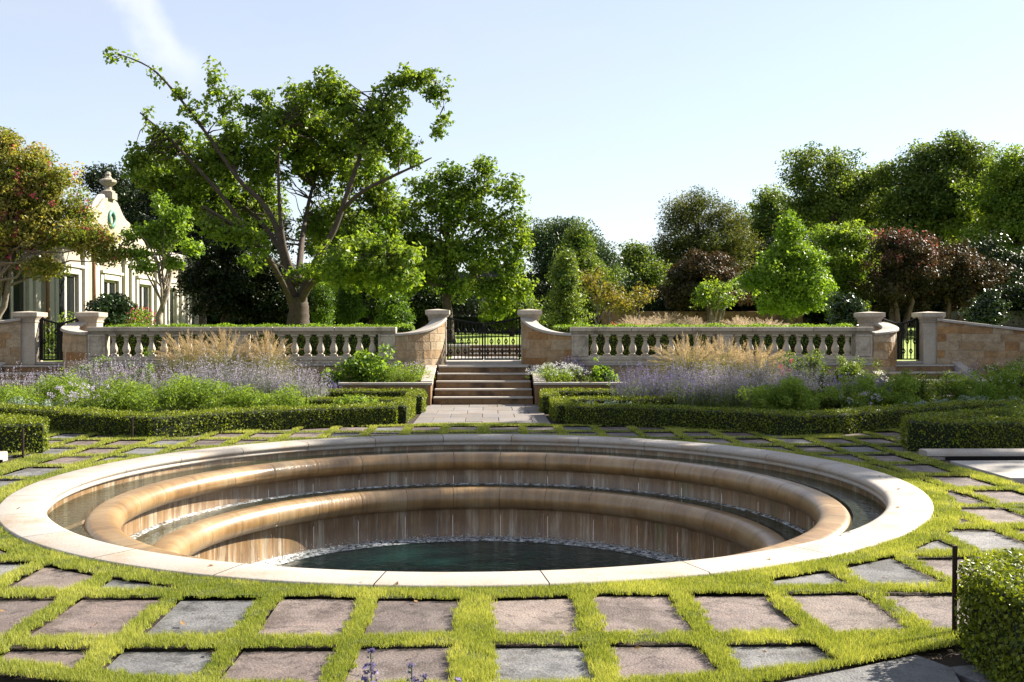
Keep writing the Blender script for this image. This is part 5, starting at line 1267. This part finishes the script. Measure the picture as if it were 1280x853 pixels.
# ------------------------------------------------------------------ sun, sky, camera
w = bpy.data.worlds.new('World'); S.world = w; w.use_nodes = True
t = w.node_tree; t.nodes.clear()
out = t.nodes.new('ShaderNodeOutputWorld'); bg = t.nodes.new('ShaderNodeBackground'); sky = t.nodes.new('ShaderNodeTexSky')
sky.sky_type = 'NISHITA'; sky.sun_disc = False; sky.sun_elevation = SUN_EL; sky.sun_rotation = PI/2 - SUN_AZ
sky.air_density = 1.0; sky.dust_density = .4; sky.ozone_density = 1.0; sky.altitude = 200
bg.inputs[1].default_value = .06
tc = N(t, 'ShaderNodeTexCoord'); mp = N(t, 'ShaderNodeMapping'); mp.inputs['Scale'].default_value = (1.0, 1.0, 3.2); mp.inputs['Rotation'].default_value = (.3, .5, .2)
t.links.new(tc.outputs['Generated'], mp.inputs[0])
nz = N(t, 'ShaderNodeTexNoise'); nz.inputs['Scale'].default_value = 2.2; nz.inputs['Detail'].default_value = 9; nz.inputs['Roughness'].default_value = .55; nz.inputs['Distortion'].default_value = .5
t.links.new(mp.outputs[0], nz.inputs['Vector'])
cf = ramp(t, nz.outputs['Fac'], [(.40, (.48,)*3), (.58, (.62,)*3), (.75, (.80,)*3)])
c = mixc(t, cf.outputs[0], sky.outputs[0], (3.80, 3.80, 4.10))
# one faint contrail-like wisp high on the left
def skydir(px, py):
    v = np.array([(px-611)/FPX, 1.0, (412-py)/FPX]); return v/np.linalg.norm(v)
d1, d2 = skydir(140, -40), skydir(240, 100); nn = np.cross(d1, d2); nn /= np.linalg.norm(nn); mid = skydir(190, 25)
def vdot(v):
    n = N(t, 'ShaderNodeVectorMath', operation='DOT_PRODUCT'); n.inputs[1].default_value = tuple(float(q) for q in v); t.links.new(tc.outputs['Generated'], n.inputs[0]); return n.outputs['Value']
wn = N(t, 'ShaderNodeTexNoise'); wn.inputs['Scale'].default_value = 22; wn.inputs['Detail'].default_value = 8; t.links.new(tc.outputs['Generated'], wn.inputs['Vector'])
ad = N(t, 'ShaderNodeMath', operation='MULTIPLY_ADD'); ad.inputs[1].default_value = .05; t.links.new(wn.outputs['Fac'], ad.inputs[0]); t.links.new(vdot(nn), ad.inputs[2])
mr = N(t, 'ShaderNodeMapRange', interpolation_type='SMOOTHSTEP'); mr.inputs['From Min'].default_value = .055; mr.inputs['From Max'].default_value = .025
ab = N(t, 'ShaderNodeMath', operation='ADD'); ab.inputs[1].default_value = -.025; t.links.new(ad.outputs[0], ab.inputs[0])
ab2 = N(t, 'ShaderNodeMath', operation='ABSOLUTE'); t.links.new(ab.outputs[0], ab2.inputs[0]); t.links.new(ab2.outputs[0], mr.inputs['Value'])
mr.inputs['From Min'].default_value = .024; mr.inputs['From Max'].default_value = .0
m2 = N(t, 'ShaderNodeMapRange', interpolation_type='SMOOTHSTEP'); m2.inputs['From Min'].default_value = math.cos(.085); m2.inputs['From Max'].default_value = math.cos(.02); t.links.new(vdot(mid), m2.inputs['Value'])
mu = N(t, 'ShaderNodeMath', operation='MULTIPLY'); t.links.new(mr.outputs[0], mu.inputs[0]); t.links.new(m2.outputs[0], mu.inputs[1])
mu2 = N(t, 'ShaderNodeMath', operation='MULTIPLY'); mu2.inputs[1].default_value = .45; t.links.new(mu.outputs[0], mu2.inputs[0])
c = mixc(t, mu2.outputs[0], c, (5.2, 5.3, 5.5))
t.links.new(c, bg.inputs[0]); t.links.new(bg.outputs[0], out.inputs[0])
ld = bpy.data.lights.new('sun', 'SUN'); ld.energy = 5.0; ld.angle = math.radians(.53); ld.color = (1, .91, .78)
lo = bpy.data.objects.new('sun', ld); COL.objects.link(lo)
from mathutils import Vector
sd = Vector((math.cos(SUN_EL)*math.cos(SUN_AZ), math.cos(SUN_EL)*math.sin(SUN_AZ), math.sin(SUN_EL)))
lo.rotation_euler = sd.to_track_quat('Z', 'Y').to_euler(); lo.location = (30, 20, 30)
cd = bpy.data.cameras.new('camera'); cam = bpy.data.objects.new('camera', cd); COL.objects.link(cam)
cd.sensor_width = 36; cd.lens = FPX/1280*36; cd.clip_end = 4000; cd.clip_start = .05
yaw = math.atan((640-611)/FPX); pitch = math.atan((426.5-412)/FPX)
cam.location = (CX, 0, EYE); cam.rotation_euler = (PI/2 - pitch, 0, -yaw)
S.camera = cam
S.view_settings.view_transform = 'Standard'; S.view_settings.look = 'None'; S.view_settings.exposure = 1.95; S.view_settings.gamma = 1
S.cycles.max_bounces = 8; S.cycles.transparent_max_bounces = 12
